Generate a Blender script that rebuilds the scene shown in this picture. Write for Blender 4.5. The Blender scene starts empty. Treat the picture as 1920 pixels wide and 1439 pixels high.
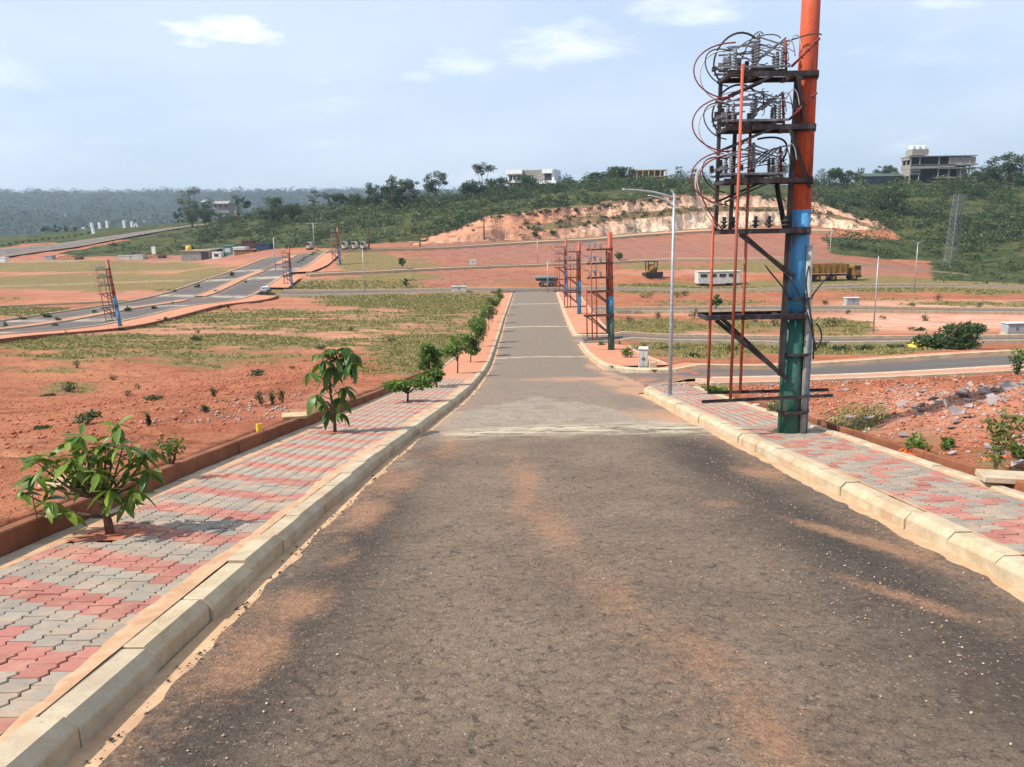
import bpy, math, random
import numpy as np
from mathutils import Vector, Matrix

# ------------------------------------------------------------------ camera, sky, sun, exposure
S = bpy.context.scene
COL = S.collection
rad = math.radians
F, CX, CY = 1480.0, 960.0, 719.5            # focal length and centre in photo pixels (1920 x 1439)
PITCH, ROLL = rad(11.07), rad(1.0)
CAM = np.array([0.0, 0.0, 1.9])
fwd = np.array([0, math.cos(PITCH), -math.sin(PITCH)])
_r0 = np.array([1.0, 0, 0]); _u0 = np.array([0, math.sin(PITCH), math.cos(PITCH)])
rgt = _r0*math.cos(ROLL) - _u0*math.sin(ROLL)
upv = _u0*math.cos(ROLL) + _r0*math.sin(ROLL)
cd = bpy.data.cameras.new('camera'); cam = bpy.data.objects.new('camera', cd); COL.objects.link(cam)
cd.sensor_width = 36; cd.lens = 36*F/1920; cd.clip_start = 0.05; cd.clip_end = 9000
M = Matrix.Identity(4)
for i in range(3):
    M[i][0] = rgt[i]; M[i][1] = upv[i]; M[i][2] = -fwd[i]; M[i][3] = CAM[i]
cam.matrix_world = M
S.camera = cam

SUN_EL = 47.0
sun_from = np.array([-0.95, -0.28]); sun_from /= np.linalg.norm(sun_from)
W = bpy.data.worlds.new('World'); S.world = W; W.use_nodes = True
wn = W.node_tree.nodes; wl = W.node_tree.links
for n in list(wn): wn.remove(n)
wo = wn.new('ShaderNodeOutputWorld'); wb = wn.new('ShaderNodeBackground'); wb.inputs['Strength'].default_value = 0.110
sky = wn.new('ShaderNodeTexSky'); sky.sky_type = 'NISHITA'; sky.sun_disc = False
sky.sun_elevation = rad(SUN_EL); sky.sun_rotation = math.atan2(sun_from[0], sun_from[1])
sky.air_density = 1.0; sky.dust_density = 2.2; sky.ozone_density = 1.6; sky.altitude = 150
# thin, high cloud laid over the whole sky dome
tc = wn.new('ShaderNodeTexCoord'); sx = wn.new('ShaderNodeSeparateXYZ'); wl.new(tc.outputs['Generated'], sx.inputs[0])
def wmath(op, a, b=None, clamp=False):
    n = wn.new('ShaderNodeMath'); n.operation = op; n.use_clamp = clamp
    for i, v in enumerate((a, b)):
        if v is None: continue
        if isinstance(v, (int, float)): n.inputs[i].default_value = v
        else: wl.new(v, n.inputs[i])
    return n.outputs[0]
den = wmath('ADD', wmath('MAXIMUM', sx.outputs[2], 0.0), 0.16)
cx_ = wmath('DIVIDE', sx.outputs[0], den); cy_ = wmath('DIVIDE', sx.outputs[1], den)
cmb = wn.new('ShaderNodeCombineXYZ'); wl.new(cx_, cmb.inputs[0]); wl.new(cy_, cmb.inputs[1])
def wnoise(scale, detail, off, rough=0.55):
    mp = wn.new('ShaderNodeMapping'); mp.inputs['Location'].default_value = off; wl.new(cmb.outputs[0], mp.inputs[0])
    n = wn.new('ShaderNodeTexNoise'); n.inputs['Scale'].default_value = scale; n.inputs['Detail'].default_value = detail
    n.inputs['Roughness'].default_value = rough; n.inputs['Distortion'].default_value = 0.25
    wl.new(mp.outputs[0], n.inputs['Vector']); return n.outputs['Fac']
def wramp(v, lo, hi):
    m = wn.new('ShaderNodeMapRange'); m.interpolation_type = 'SMOOTHSTEP'
    m.inputs['From Min'].default_value = lo; m.inputs['From Max'].default_value = hi; wl.new(v, m.inputs['Value']); return m.outputs[0]
veil = wmath('MULTIPLY', wramp(wnoise(0.55, 4, (3.1, 1.7, 0)), 0.30, 0.75), 0.22)
puffs = wmath('MULTIPLY', wramp(wnoise(1.5, 9, (7.9, 2.35, 0)), 0.56, 0.80), 0.30)
fine_n = wnoise(3.2, 9, (1.3, 4.1, 0), 0.66)
def cloud(px, py, wpx, hpx, amt, soft):
    """one cumulus patch at a compass direction and height taken from the photograph"""
    def uv(a, b):
        d = fwd + rgt*(a-CX)/F - upv*(b-CY)/F; d = d/np.linalg.norm(d); k = max(d[2], 0)+0.16; return d[0]/k, d[1]/k
    u0, v0 = uv(px, py); u1, _ = uv(px+wpx, py); _, v1 = uv(px, py-hpx)
    a = wmath('POWER', wmath('ABSOLUTE', wmath('DIVIDE', wmath('SUBTRACT', cx_, u0), abs(u1-u0))), 2.0); b = wmath('POWER', wmath('ABSOLUTE', wmath('DIVIDE', wmath('SUBTRACT', cy_, v0), abs(v1-v0))), 2.0)
    m = wmath('ADD', wmath('SUBTRACT', 1.0, wmath('ADD', a, b)), wmath('MULTIPLY', wmath('SUBTRACT', fine_n, 0.47), 3.4))
    return wmath('MULTIPLY', wramp(m, 0.0, soft), amt)
cl = wmath('ADD', veil, puffs, True)
for c_ in ((395, 54, 120, 46, 0.92, 1.5), (485, 74, 80, 24, 0.75, 1.5), (1060, 85, 170, 60, 0.6, 1.8), (860, 115, 90, 36, 0.5, 1.8), (1290, 18, 150, 44, 0.6, 1.6), (600, 150, 40, 14, 0.3, 1.5), (1790, 8, 90, 18, 0.4, 1.4), (790, 145, 50, 16, 0.3, 1.4)):
    cl = wmath('MAXIMUM', cl, cloud(*c_))
milk = wn.new('ShaderNodeMixRGB'); milk.inputs[0].default_value = 0.62; milk.inputs[2].default_value = (5.2, 6.3, 8.0, 1)
wl.new(sky.outputs[0], milk.inputs[1])
mxc = wn.new('ShaderNodeMixRGB'); mxc.inputs[2].default_value = (9.8, 9.9, 10.1, 1)
wl.new(cl, mxc.inputs[0]); wl.new(milk.outputs[0], mxc.inputs[1])
wl.new(mxc.outputs[0], wb.inputs[0]); wl.new(wb.outputs[0], wo.inputs[0])

sl = bpy.data.lights.new('sun', 'SUN'); sl.energy = 4.9; sl.angle = rad(0.55); sl.color = (1.0, 0.94, 0.84)
so = bpy.data.objects.new('sun', sl); COL.objects.link(so)
sd = Vector((sun_from[0]*math.cos(rad(SUN_EL)), sun_from[1]*math.cos(rad(SUN_EL)), math.sin(rad(SUN_EL))))
so.rotation_euler = sd.to_track_quat('Z', 'Y').to_euler(); so.location = (-30, -20, 60)
S.view_settings.view_transform = 'Standard'; S.view_settings.look = 'None'
S.view_settings.exposure = 0.45; S.view_settings.gamma = 1.0
S.render.engine = 'CYCLES'

# ------------------------------------------------------------------ pixel <-> world helpers
def proj(p):
    v = np.atleast_2d(p) - CAM; d = v @ fwd
    return np.stack([CX + F*(v @ rgt)/d, CY - F*(v @ upv)/d, d], 1)
def ray(px, py): return fwd + rgt*(px-CX)/F - upv*(py-CY)/F
def at_y(px, py, y):
    v = ray(px, py); return CAM + v*(y/v[1])
def at_z(px, py, z):
    v = ray(px, py); return CAM + v*((z-CAM[2])/v[2])

rng = np.random.default_rng(7); random.seed(7)
# value noise
_T = rng.random((256, 256))
def vnoise(x, y):
    xi = np.floor(x).astype(int); yi = np.floor(y).astype(int); fx = x-xi; fy = y-yi
    fx = fx*fx*(3-2*fx); fy = fy*fy*(3-2*fy)
    a = _T[xi % 256, yi % 256]; b = _T[(xi+1) % 256, yi % 256]; c = _T[xi % 256, (yi+1) % 256]; d = _T[(xi+1) % 256, (yi+1) % 256]
    return (a*(1-fx)+b*fx)*(1-fy) + (c*(1-fx)+d*fx)*fy
def fbm(x, y, o=4):
    s = 0; a = 0.5
    for k in range(o):
        s = s + a*vnoise(x*2**k + 17*k, y*2**k + 31*k); a *= 0.5
    return s/(1-0.5**o)
def sstep(a, b, x):
    t = np.clip((x-a)/(b-a), 0, 1); return t*t*(3-2*t)

# main road profile and edges (y is forward)
_py = np.linspace(-30, 140, 1701)
_pz = np.interp(_py, [-30, 0, 10, 18, 24, 31, 40, 49, 60, 71.5, 88, 103, 140], [3.66, 0, -1.22, -2.19, -2.9, -3.78, -4.7, -5.33, -5.85, -6.15, -6.35, -6.45, -6.45])
_k = np.exp(-0.5*(np.arange(-60, 61)*0.1/2.2)**2); _k /= _k.sum()
_pz = np.convolve(np.pad(_pz, 60, mode='reflect', reflect_type='odd'), _k, 'valid')
def P(y): return np.interp(y, _py, _pz)
def smooth_edge(pts):
    a = np.interp(_py, [p[0] for p in pts], [p[1] for p in pts]); a = np.convolve(np.pad(a, 60, mode='edge'), _k, 'valid')
    return lambda y: np.interp(y, _py, a)
XL = smooth_edge([(-30, -1.97), (6, -2.0), (10, -1.9), (14, -1.65), (21.5, -1.2), (35, -1.03), (49, -.96), (71, -.62), (103, .34), (140, 1.4)])
XR = smooth_edge([(-30, 3.5), (22, 3.52), (31, 3.9), (44, 4.15), (55, 4.5), (71, 5.0), (88, 5.6), (103, 6.1), (140, 7.2)])
KH = 0.16     # kerb height
def PWR(y): return np.where(np.asarray(y) < 26, 1.5, 2.7)      # right pavement width incl. kerb
PWL = 2.12

# design surface: scattered control points -> multiquadric
ctl = []
for y in np.arange(-12, 112, 7.0):
    ctl += [(-1.0, y, float(P(y))), (4.2, y, float(P(y)))]
for y in (-10, 0, 8, 16, 24): ctl += [(-5.2, y, float(P(y))+.36), (6.2, y, float(P(y))+.2)]
for y in (34, 44, 60, 75, 90, 102): ctl += [(-6, y, float(P(y))+.1), (10, y, float(P(y))+.0)]
for y, dz in ((-10, -.6), (5, -.5), (15, -.6), (25, -.6), (35, -.5)): ctl += [(-16, y, float(P(y))+dz)]
ctl += [(-30, -10, -1.5), (-30, 10, -2.4), (-30, 28, -3.4), (-60, 20, -3.6), (-60, -10, -2.5)]
for a in [(1500, 701, 26.5), (1900, 678, 26.5), (1500, 712, 23.5), (1900, 690, 23.5), (1500, 690, 29.5), (1900, 665, 29.5), (1150, 646, 49), (1900, 640, 52), (1500, 643, 52),
          (1900, 585, 78), (1540, 580, 78), (1160, 545, 107), (1540, 543, 107), (1900, 541, 107), (0, 640, 48), (225, 615, 65), (400, 575, 85), (547, 540, 112), (637, 497, 137), (585, 515, 122),
          (760, 505, 130), (960, 498, 138), (1240, 487, 145), (1500, 486, 147), (640, 472, 150), (800, 464, 161), (960, 455, 172), (1100, 447, 181), (1240, 435, 190), (1400, 427, 197), (1540, 432, 197),
          (1780, 500, 165), (1220, 520, 125), (1560, 525, 118), (1330, 535, 120), (1000, 515, 125), (370, 490, 185), (240, 572, 92), (0, 600, 74), (545, 555, 107), (750, 551, 107),
          (0, 545, 118), (0, 520, 150), (200, 520, 150), (0, 490, 195), (200, 488, 190), (0, 470, 205), (120, 462, 215), (250, 440, 245), (390, 420, 280), (60, 440, 300), (250, 425, 310), (470, 470, 185), (450, 445, 215),
          (1900, 330, 260), (1700, 345, 250), (1700, 440, 195), (1900, 520, 150), (1900, 430, 195), (1600, 455, 185), (1550, 395, 215), (1045, 352, 265), (1200, 345, 268), (1300, 345, 265), (1450, 348, 262),
          (900, 367, 265), (700, 388, 258), (560, 400, 258), (450, 415, 258), (600, 440, 200), (750, 425, 200), (850, 405, 215), (1000, 390, 205), (1200, 372, 218), (1350, 366, 222)]:
    ctl.append(tuple(at_y(*a)))
for x in (-100, -40, 20, 80, 140): ctl.append((x, 330, 9.0)); ctl.append((x, 400, 0.0))
for x, y in ((60, -10), (60, 10), (30, -10), (30, 8)): ctl.append((x, y, -1.2+(-.05)*y))
ctl += [(70, 50, -6.4), (110, 80, -7.5), (150, 110, -6.5), (160, 160, -3), (-150, 100, -6), (-150, 150, -6), (-160, 200, -3)]
ctl = np.array(ctl); _MQ = 5.0
_A = np.sqrt(((ctl[:, None, :2]-ctl[None, :, :2])**2).sum(2) + _MQ**2)
_n = len(ctl); _B = np.zeros((_n+3, _n+3)); _B[:_n, :_n] = _A - 0.15*np.eye(_n)
_B[:_n, _n] = 1; _B[:_n, _n+1:] = ctl[:, :2]; _B[_n, :_n] = 1; _B[_n+1:, :_n] = ctl[:, :2].T
_w = np.linalg.solve(_B, np.concatenate([ctl[:, 2], [0, 0, 0]]))
def rbf(x, y):
    sh = np.shape(x); x = np.ravel(x); y = np.ravel(y); out = np.empty(len(x))
    for i in range(0, len(x), 40000):
        xx = x[i:i+40000]; yy = y[i:i+40000]
        D = np.sqrt((xx[:, None]-ctl[:, 0])**2 + (yy[:, None]-ctl[:, 1])**2 + _MQ**2)
        out[i:i+40000] = D @ _w[:_n] + _w[_n] + _w[_n+1]*xx + _w[_n+2]*yy
    return out.reshape(sh)
def far_z(x, y):
    r = np.sqrt(x*x+y*y)
    ridge = sstep(500, 2300, r)*(0.052*2100 + 26*(fbm(x/700+5, y/700+2, 4)-.5)) + sstep(350, 900, r)*14*(fbm(x/160, y/160, 3)-.4)
    return -9 + ridge
def GS(x, y):          # smooth design surface
    x = np.asarray(x, float); y = np.asarray(y, float)
    g = rbf(np.clip(x, -230, 230), np.clip(y, -20, 400))
    ox = np.maximum(np.abs(x)-170, 0); oy = np.maximum(y-310, 0)
    w = sstep(0, 130, np.sqrt(ox**2+oy**2)); g = g*(1-w) + far_z(x, y)*w
    lo = XL(y)-PWL; hi = XR(y)+PWR(y)
    dist = np.maximum(np.maximum(lo-x, x-hi), 0)
    c = (1-sstep(0, 3.5, dist))*(1-sstep(103, 112, y))
    base = P(y) + np.where(x < lo, .31*(1-sstep(22, 34, y)), 0) + np.where(x > hi, .12, 0) + np.where((x < lo) | (x > hi), .04, 0)
    return base*c + g*(1-c)
def hit(px, py, surf=None, y0=2.0, y1=420.0):
    v = ray(px, py); ys = np.concatenate([np.arange(y0, 60, .05), np.arange(60, y1, .3)])
    p = CAM + v[None, :]*(ys/v[1])[:, None]
    z = (surf or GS)(p[:, 0], p[:, 1]); k = np.argmax(p[:, 2] <= z)
    if p[k, 2] > z[k]: k = len(ys)-1
    return np.array([p[k, 0], p[k, 1], z[k]])
PAV = lambda x, y: P(y)+KH

# ------------------------------------------------------------------ mesh + object helpers
def mk(name, verts, faces, mat=None, parent=None, smooth=False, kind=None, loc=None, attrs=None, edges_auto=False):
    me = bpy.data.meshes.new(name)
    verts = np.asarray(verts, dtype=float)
    if isinstance(faces, np.ndarray):
        n, k = faces.shape
        me.vertices.add(len(verts)); me.vertices.foreach_set('co', verts.ravel())
        me.loops.add(n*k); me.loops.foreach_set('vertex_index', faces.ravel().astype(np.int32))
        me.polygons.add(n); me.polygons.foreach_set('loop_start', np.arange(0, n*k, k, dtype=np.int32))
        me.polygons.foreach_set('loop_total', np.full(n, k, dtype=np.int32)); me.update(calc_edges=True)
    else:
        me.from_pydata([tuple(v) for v in verts], [], [tuple(f) for f in faces]); me.update()
    if smooth: me.polygons.foreach_set('use_smooth', [True]*len(me.polygons))
    if attrs:
        for k, v in attrs.items():
            a = me.attributes.new(k, 'FLOAT', 'POINT'); a.data.foreach_set('value', np.asarray(v, dtype=np.float32))
    if mat: me.materials.append(mat)
    o = bpy.data.objects.new(name, me); COL.objects.link(o)
    if parent: o.parent = parent
    if kind: o['kind'] = kind
    if loc is not None: o.location = loc
    return o
def inst(src_mesh, name, parent=None, loc=(0, 0, 0), rot=(0, 0, 0), scale=(1, 1, 1)):
    o = bpy.data.objects.new(name, src_mesh); COL.objects.link(o); o.parent = parent
    o.location = loc; o.rotation_euler = rot; o.scale = scale if hasattr(scale, '__len__') else (scale,)*3
    return o
def tag(o, label, cat, group=None):
    o['label'] = label; o['category'] = cat
    if group: o['group'] = group
    return o
def thing(name, label, cat, loc=(0, 0, 0), rz=0, group=None):
    o = bpy.data.objects.new(name, None); COL.objects.link(o); o.location = loc; o.rotation_euler = (0, 0, rz); o.empty_display_size = .2
    return tag(o, label, cat, group)
def copy_tree(o, parent=None):
    c = o.copy(); COL.objects.link(c); c.parent = parent
    for ch in o.children: copy_tree(ch, c)
    return c

class MB:
    def __init__(s): s.v = []; s.f = []
    def add(s, v, f):
        b = len(s.v); s.v += [tuple(p) for p in v]; s.f += [tuple(i+b for i in q) for q in f]; return s
    def box(s, c, d, rz=0, bev=0):
        x, y, z = d[0]/2, d[1]/2, d[2]/2; ca, sa = math.cos(rz), math.sin(rz)
        if bev <= 0:
            v = [(-x, -y, -z), (x, -y, -z), (x, y, -z), (-x, y, -z), (-x, -y, z), (x, -y, z), (x, y, z), (-x, y, z)]
            f = [(0, 3, 2, 1), (4, 5, 6, 7), (0, 1, 5, 4), (1, 2, 6, 5), (2, 3, 7, 6), (3, 0, 4, 7)]
        else:
            b = bev; ring = lambda zz, e: [(-x+e, -y+b, zz), (-x+b, -y+e, zz), (x-b, -y+e, zz), (x-e, -y+b, zz), (x-e, y-b, zz), (x-b, y-e, zz), (-x+b, y-e, zz), (-x+e, y-b, zz)]
            v = ring(-z, 0) + ring(z-b, 0) + [(q[0]*(x-b)/x, q[1]*(y-b)/y, z) for q in ring(z, 0)]
            f = [tuple(range(7, -1, -1)), tuple(range(16, 24))]
            for k in (0, 8): f += [(k+i, k+(i+1) % 8, k+8+(i+1) % 8, k+8+i) for i in range(8)]
        return s.add([(c[0]+ca*p[0]-sa*p[1], c[1]+sa*p[0]+ca*p[1], c[2]+p[2]) for p in v], f)
    def tube(s, pts, r, n=8, cap=True):
        pts = [Vector(p) for p in pts]; m = len(pts); rs = r if hasattr(r, '__len__') else [r]*m
        V = []; up = None
        for i, p in enumerate(pts):
            t = (pts[min(i+1, m-1)]-pts[max(i-1, 0)]).normalized()
            if up is None: up = t.orthogonal().normalized()
            up = (up - t*up.dot(t)); up = up.normalized() if up.length > 1e-6 else t.orthogonal().normalized()
            w = t.cross(up)
            V += [p + (up*math.cos(a)+w*math.sin(a))*rs[i] for a in (2*math.pi*k/n for k in range(n))]
        Fc = [(i*n+k, i*n+(k+1) % n, (i+1)*n+(k+1) % n, (i+1)*n+k) for i in range(m-1) for k in range(n)]
        if cap: Fc += [tuple(range(n-1, -1, -1)), tuple(range((m-1)*n, m*n))]
        return s.add(V, Fc)
    def bar(s, a, b, w, h, up=(0, 0, 1)):           # rectangular bar a->b
        a = Vector(a); b = Vector(b); t = (b-a).normalized(); u = Vector(up); u = u - t*u.dot(t)
        u = u.normalized() if u.length > 1e-4 else t.orthogonal().normalized(); q = t.cross(u)
        V = [p + q*(sx_*w/2) + u*(sz*h/2) for p in (a, b) for sx_, sz in ((-1, -1), (1, -1), (1, 1), (-1, 1))]
        return s.add(V, [(0, 3, 2, 1), (4, 5, 6, 7), (0, 1, 5, 4), (1, 2, 6, 5), (2, 3, 7, 6), (3, 0, 4, 7)])
    def angle(s, a, b, w, t=.008, up=(0, 0, 1), flip=1):     # L-section
        a = Vector(a); b = Vector(b); d = (b-a).normalized(); u = Vector(up); u = (u-d*u.dot(d))
        u = u.normalized() if u.length > 1e-4 else d.orthogonal().normalized(); q = d.cross(u)*flip
        s.bar(a+u*w/2, b+u*w/2, t, w, up=tuple(u)); s.bar(a+q*(w/2+t/2), b+q*(w/2+t/2), w, t, up=tuple(u)); return s
    def lathe(s, c, prof, n=10, axis=None):
        A = Vector(axis or (0, 0, 1)).normalized(); u = A.orthogonal().normalized(); w = A.cross(u); c = Vector(c)
        V = [c + A*z + (u*math.cos(2*math.pi*k/n)+w*math.sin(2*math.pi*k/n))*r for r, z in prof for k in range(n)]; m = len(prof)
        Fc = [(i*n+k, i*n+(k+1) % n, (i+1)*n+(k+1) % n, (i+1)*n+k) for i in range(m-1) for k in range(n)]
        Fc += [tuple(range(n-1, -1, -1)), tuple(range((m-1)*n, m*n))]
        return s.add(V, Fc)
    def build(s, name, mat, parent=None, smooth=False, kind=None, loc=None): return mk(name, s.v, s.f, mat, parent, smooth, kind, loc)

def bez(p0, p1, p2, p3, n=14):
    p0, p1, p2, p3 = map(Vector, (p0, p1, p2, p3)); o = []
    for i in range(n+1):
        t = i/n; o.append(p0*(1-t)**3 + p1*3*t*(1-t)**2 + p2*3*t*t*(1-t) + p3*t**3)
    return o

# ------------------------------------------------------------------ materials
class NT:
    def __init__(s, name):
        s.m = bpy.data.materials.new(name); s.m.use_nodes = True; s.n = s.m.node_tree.nodes; s.l = s.m.node_tree.links
        s.b = s.n['Principled BSDF']; s.out = s.n['Material Output']
    def node(s, t, **kw):
        n = s.n.new(t)
        for k, v in kw.items(): setattr(n, k, v)
        return n
    def put(s, sock, v):
        if isinstance(v, (int, float)): sock.default_value = v
        elif isinstance(v, tuple): sock.default_value = v if len(v) == 4 or sock.type == 'VECTOR' else (*v, 1)
        else: s.l.new(v, sock)
    def noise(s, vec, scale, detail=5, rough=.55, dist=0):
        n = s.node('ShaderNodeTexNoise'); s.put(n.inputs['Vector'], vec); n.inputs['Scale'].default_value = scale; n.inputs['Detail'].default_value = detail
        n.inputs['Roughness'].default_value = rough; n.inputs['Distortion'].default_value = dist; return n.outputs['Fac']
    def vor(s, vec, scale, feature='F1', out='Distance'):
        n = s.node('ShaderNodeTexVoronoi', feature=feature); s.put(n.inputs['Vector'], vec); n.inputs['Scale'].default_value = scale; return n.outputs[out]
    def ramp(s, v, lo, hi, a=0., b=1.):
        n = s.node('ShaderNodeMapRange'); n.interpolation_type = 'SMOOTHSTEP'; s.put(n.inputs['Value'], v)
        for k, q in (('From Min', lo), ('From Max', hi), ('To Min', a), ('To Max', b)): n.inputs[k].default_value = q
        return n.outputs[0]
    def math(s, op, a, b=0., clamp=False):
        n = s.node('ShaderNodeMath', operation=op, use_clamp=clamp); s.put(n.inputs[0], a); s.put(n.inputs[1], b); return n.outputs[0]
    def mix(s, f, a, b, mode='MIX'):
        n = s.node('ShaderNodeMixRGB', blend_type=mode); s.put(n.inputs[0], f); s.put(n.inputs[1], a); s.put(n.inputs[2], b); return n.outputs[0]
    def attr(s, name):
        n = s.node('ShaderNodeAttribute'); n.attribute_name = name; return n.outputs['Fac']
    def pos(s): return s.node('ShaderNodeNewGeometry').outputs['Position']
    def obj(s): return s.node('ShaderNodeTexCoord').outputs['Object']
    def rnd(s): return s.node('ShaderNodeObjectInfo').outputs['Random']
    def mapping(s, vec, scale=(1, 1, 1), rot=(0, 0, 0)):
        n = s.node('ShaderNodeMapping'); s.put(n.inputs['Vector'], vec); n.inputs['Scale'].default_value = scale; n.inputs['Rotation'].default_value = rot; return n.outputs[0]
    def bump(s, h, strength=.5, dist=.02, prev=None):
        n = s.node('ShaderNodeBump'); n.inputs['Strength'].default_value = strength; n.inputs['Distance'].default_value = dist; s.put(n.inputs['Height'], h)
        if prev is not None: s.l.new(prev, n.inputs['Normal'])
        return n.outputs[0]
    def fin(s, col, rough=.9, normal=None, metal=0., spec=.3):
        s.put(s.b.inputs['Base Color'], col); s.put(s.b.inputs['Roughness'], rough); s.put(s.b.inputs['Metallic'], metal)
        s.b.inputs['Specular IOR Level'].default_value = spec
        if normal is not None: s.l.new(normal, s.b.inputs['Normal'])
        return s.m
def simple(name, c1, c2=None, scale=6, rough=.85, bump=0., bscale=30, metal=0., var=.0, world=True, lo=.35, hi=.65, bdist=.01, spec=.3):
    t = NT(name); v = t.pos() if world else t.obj()
    c2 = c2 or tuple(k*.75 for k in c1)
    f = t.ramp(t.noise(v, scale, 7, .65), lo, hi); col = t.mix(f, c1, c2)
    if var: col = t.mix(t.math('MULTIPLY', t.rnd(), var), col, tuple(k*.45 for k in c1))
    nb = t.bump(t.noise(v, bscale, 4), bump, bdist) if bump else None
    return t.fin(col, rough, nb, metal, spec)

MT = {}
RUST = (.16, .055, .03)
# painted steel: paint with rust bleeding through
def painted(name, c, rust=.35, rough=.55, scale=5):
    t = NT(name); v = t.pos(); st = t.mapping(v, (1, 1, .25))
    a = t.noise(st, scale, 8, .7); b = t.noise(v, scale*6, 5, .6)
    drip = t.noise(t.mapping(v, (9, 9, .35)), 1.0, 6, .7); f = t.math('MAXIMUM', t.math('MULTIPLY', t.ramp(a, .52, .66), rust*2, True), t.math('MULTIPLY', t.ramp(drip, .60, .70), rust*1.6, True)); f = t.math('MAXIMUM', f, t.math('MULTIPLY', t.ramp(t.noise(v, 34, 4, .6), .66, .70), rust*2.2, True))
    col = t.mix(t.ramp(b, .3, .7), c, tuple(k*.78 for k in c)); col = t.mix(f, col, (.13, .05, .03))
    fade = t.ramp(t.noise(t.mapping(v, (3, 3, .6)), 1.7, 6, .7), .42, .70, 0, .55); col = t.mix(fade, col, tuple(min(1, k*.8+.09) for k in c)); col = t.mix(t.ramp(t.noise(v, 11, 7, .75), .60, .68, 0, .55), col, tuple(k*.35 for k in c))
    return t.fin(col, rough, t.bump(b, .15, .004), 0, .4)
MT['orange'] = painted('orange_paint', (.58, .095, .032), .46, .65)
MT['pipe_orange'] = painted('pipe_orange', (.42, .075, .03), .35, .6)
MT['orange_far'] = painted('orange_paint_rusty', (.40, .075, .035), .5, .6)
MT['blue'] = painted('blue_paint', (.045, .25, .48), .42, .65)
MT['green'] = painted('green_paint', (.012, .095, .065), .28, .6)
MT['steel_dark'] = painted('rusted_steel', (.020, .014, .014), .22, .7, 8)
MT['steel_brown'] = painted('brown_steel', (.075, .028, .02), .4, .7, 8)
MT['galv'] = simple('galvanised', (.42, .44, .46), (.30, .32, .34), 9, .45, .05, 60, .35)
MT['galv_dark'] = simple('galvanised_dull', (.22, .23, .24), (.13, .135, .14), 9, .55, .05, 60, .3)
MT['porcelain'] = simple('insulator_grey', (.15, .155, .17), (.085, .09, .10), 12, .35, 0, spec=.5)
MT['polymer'] = simple('insulator_dark', (.055, .05, .05), (.03, .03, .03), 12, .5)
MT['cable_red'] = simple('cable_red', (.24, .045, .04), (.16, .03, .028), 9, .6)
MT['cable_white'] = simple('cable_white', (.55, .50, .46), (.42, .38, .35), 9, .6)
MT['cable_black'] = simple('cable_black', (.02, .02, .022), (.03, .03, .03), 9, .5)
MT['conduit_grey'] = simple('conduit_grey', (.34, .33, .31), (.25, .24, .23), 6, .6)
MT['concrete'] = simple('concrete', (.50, .41, .29), (.36, .27, .18), 3.5, .93, .5, 45, bdist=.006)
MT['concrete_grey'] = simple('concrete_grey', (.32, .30, .27), (.22, .20, .18), 1.5, .93, .3, 20)
MT['white_paint'] = simple('white_wall', (.78, .78, .77), (.68, .68, .66), 1.2, .8)
MT['cabinet_grey'] = simple('cabinet_grey', (.34, .36, .38), (.27, .29, .31), 3, .6)
MT['cabinet_white'] = simple('cabinet_white', (.58, .57, .54), (.42, .39, .35), 3, .6)
MT['glass_dark'] = simple('dark_glass', (.02, .022, .025), (.03, .03, .035), 2, .2, spec=.5)
MT['opening'] = simple('dim_interior', (.05, .045, .04), (.03, .028, .026), 2, .9)
MT['rubber'] = simple('rubber', (.02, .02, .02), (.035, .03, .027), 5, .9)
MT['yellow'] = simple('machine_yellow', (.31, .165, .028), (.15, .08, .025), 1.6, .75)
MT['bark'] = simple('bark', (.13, .075, .045), (.075, .045, .03), 18, .95, .6, 60, bdist=.01)
MT['bark_far'] = simple('bark_pale', (.20, .17, .14), (.12, .10, .08), 2, .95)
MT['mud_wall'] = simple('mud_stained_concrete', (.25, .095, .045), (.17, .062, .032), 2.2, .95, .4, 25)
MT['timber'] = simple('weathered_board', (.55, .40, .24), (.38, .26, .15), 4, .9, .2, 40)
MT['plastic_yellow'] = simple('yellow_plastic', (.75, .50, .04), (.6, .38, .03), 8, .5)
MT['orange_net'] = simple('orange_cloth', (.75, .14, .03), (.55, .09, .02), 9, .8)
MT['navy'] = simple('navy_panel', (.03, .06, .13), (.02, .04, .09), 2, .5)
MT['hut_green'] = simple('hut_green', (.075, .105, .085), (.05, .075, .06), 2, .8)
MT['teal'] = simple('teal_panel', (.10, .22, .22), (.07, .16, .17), 2, .6)

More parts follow.
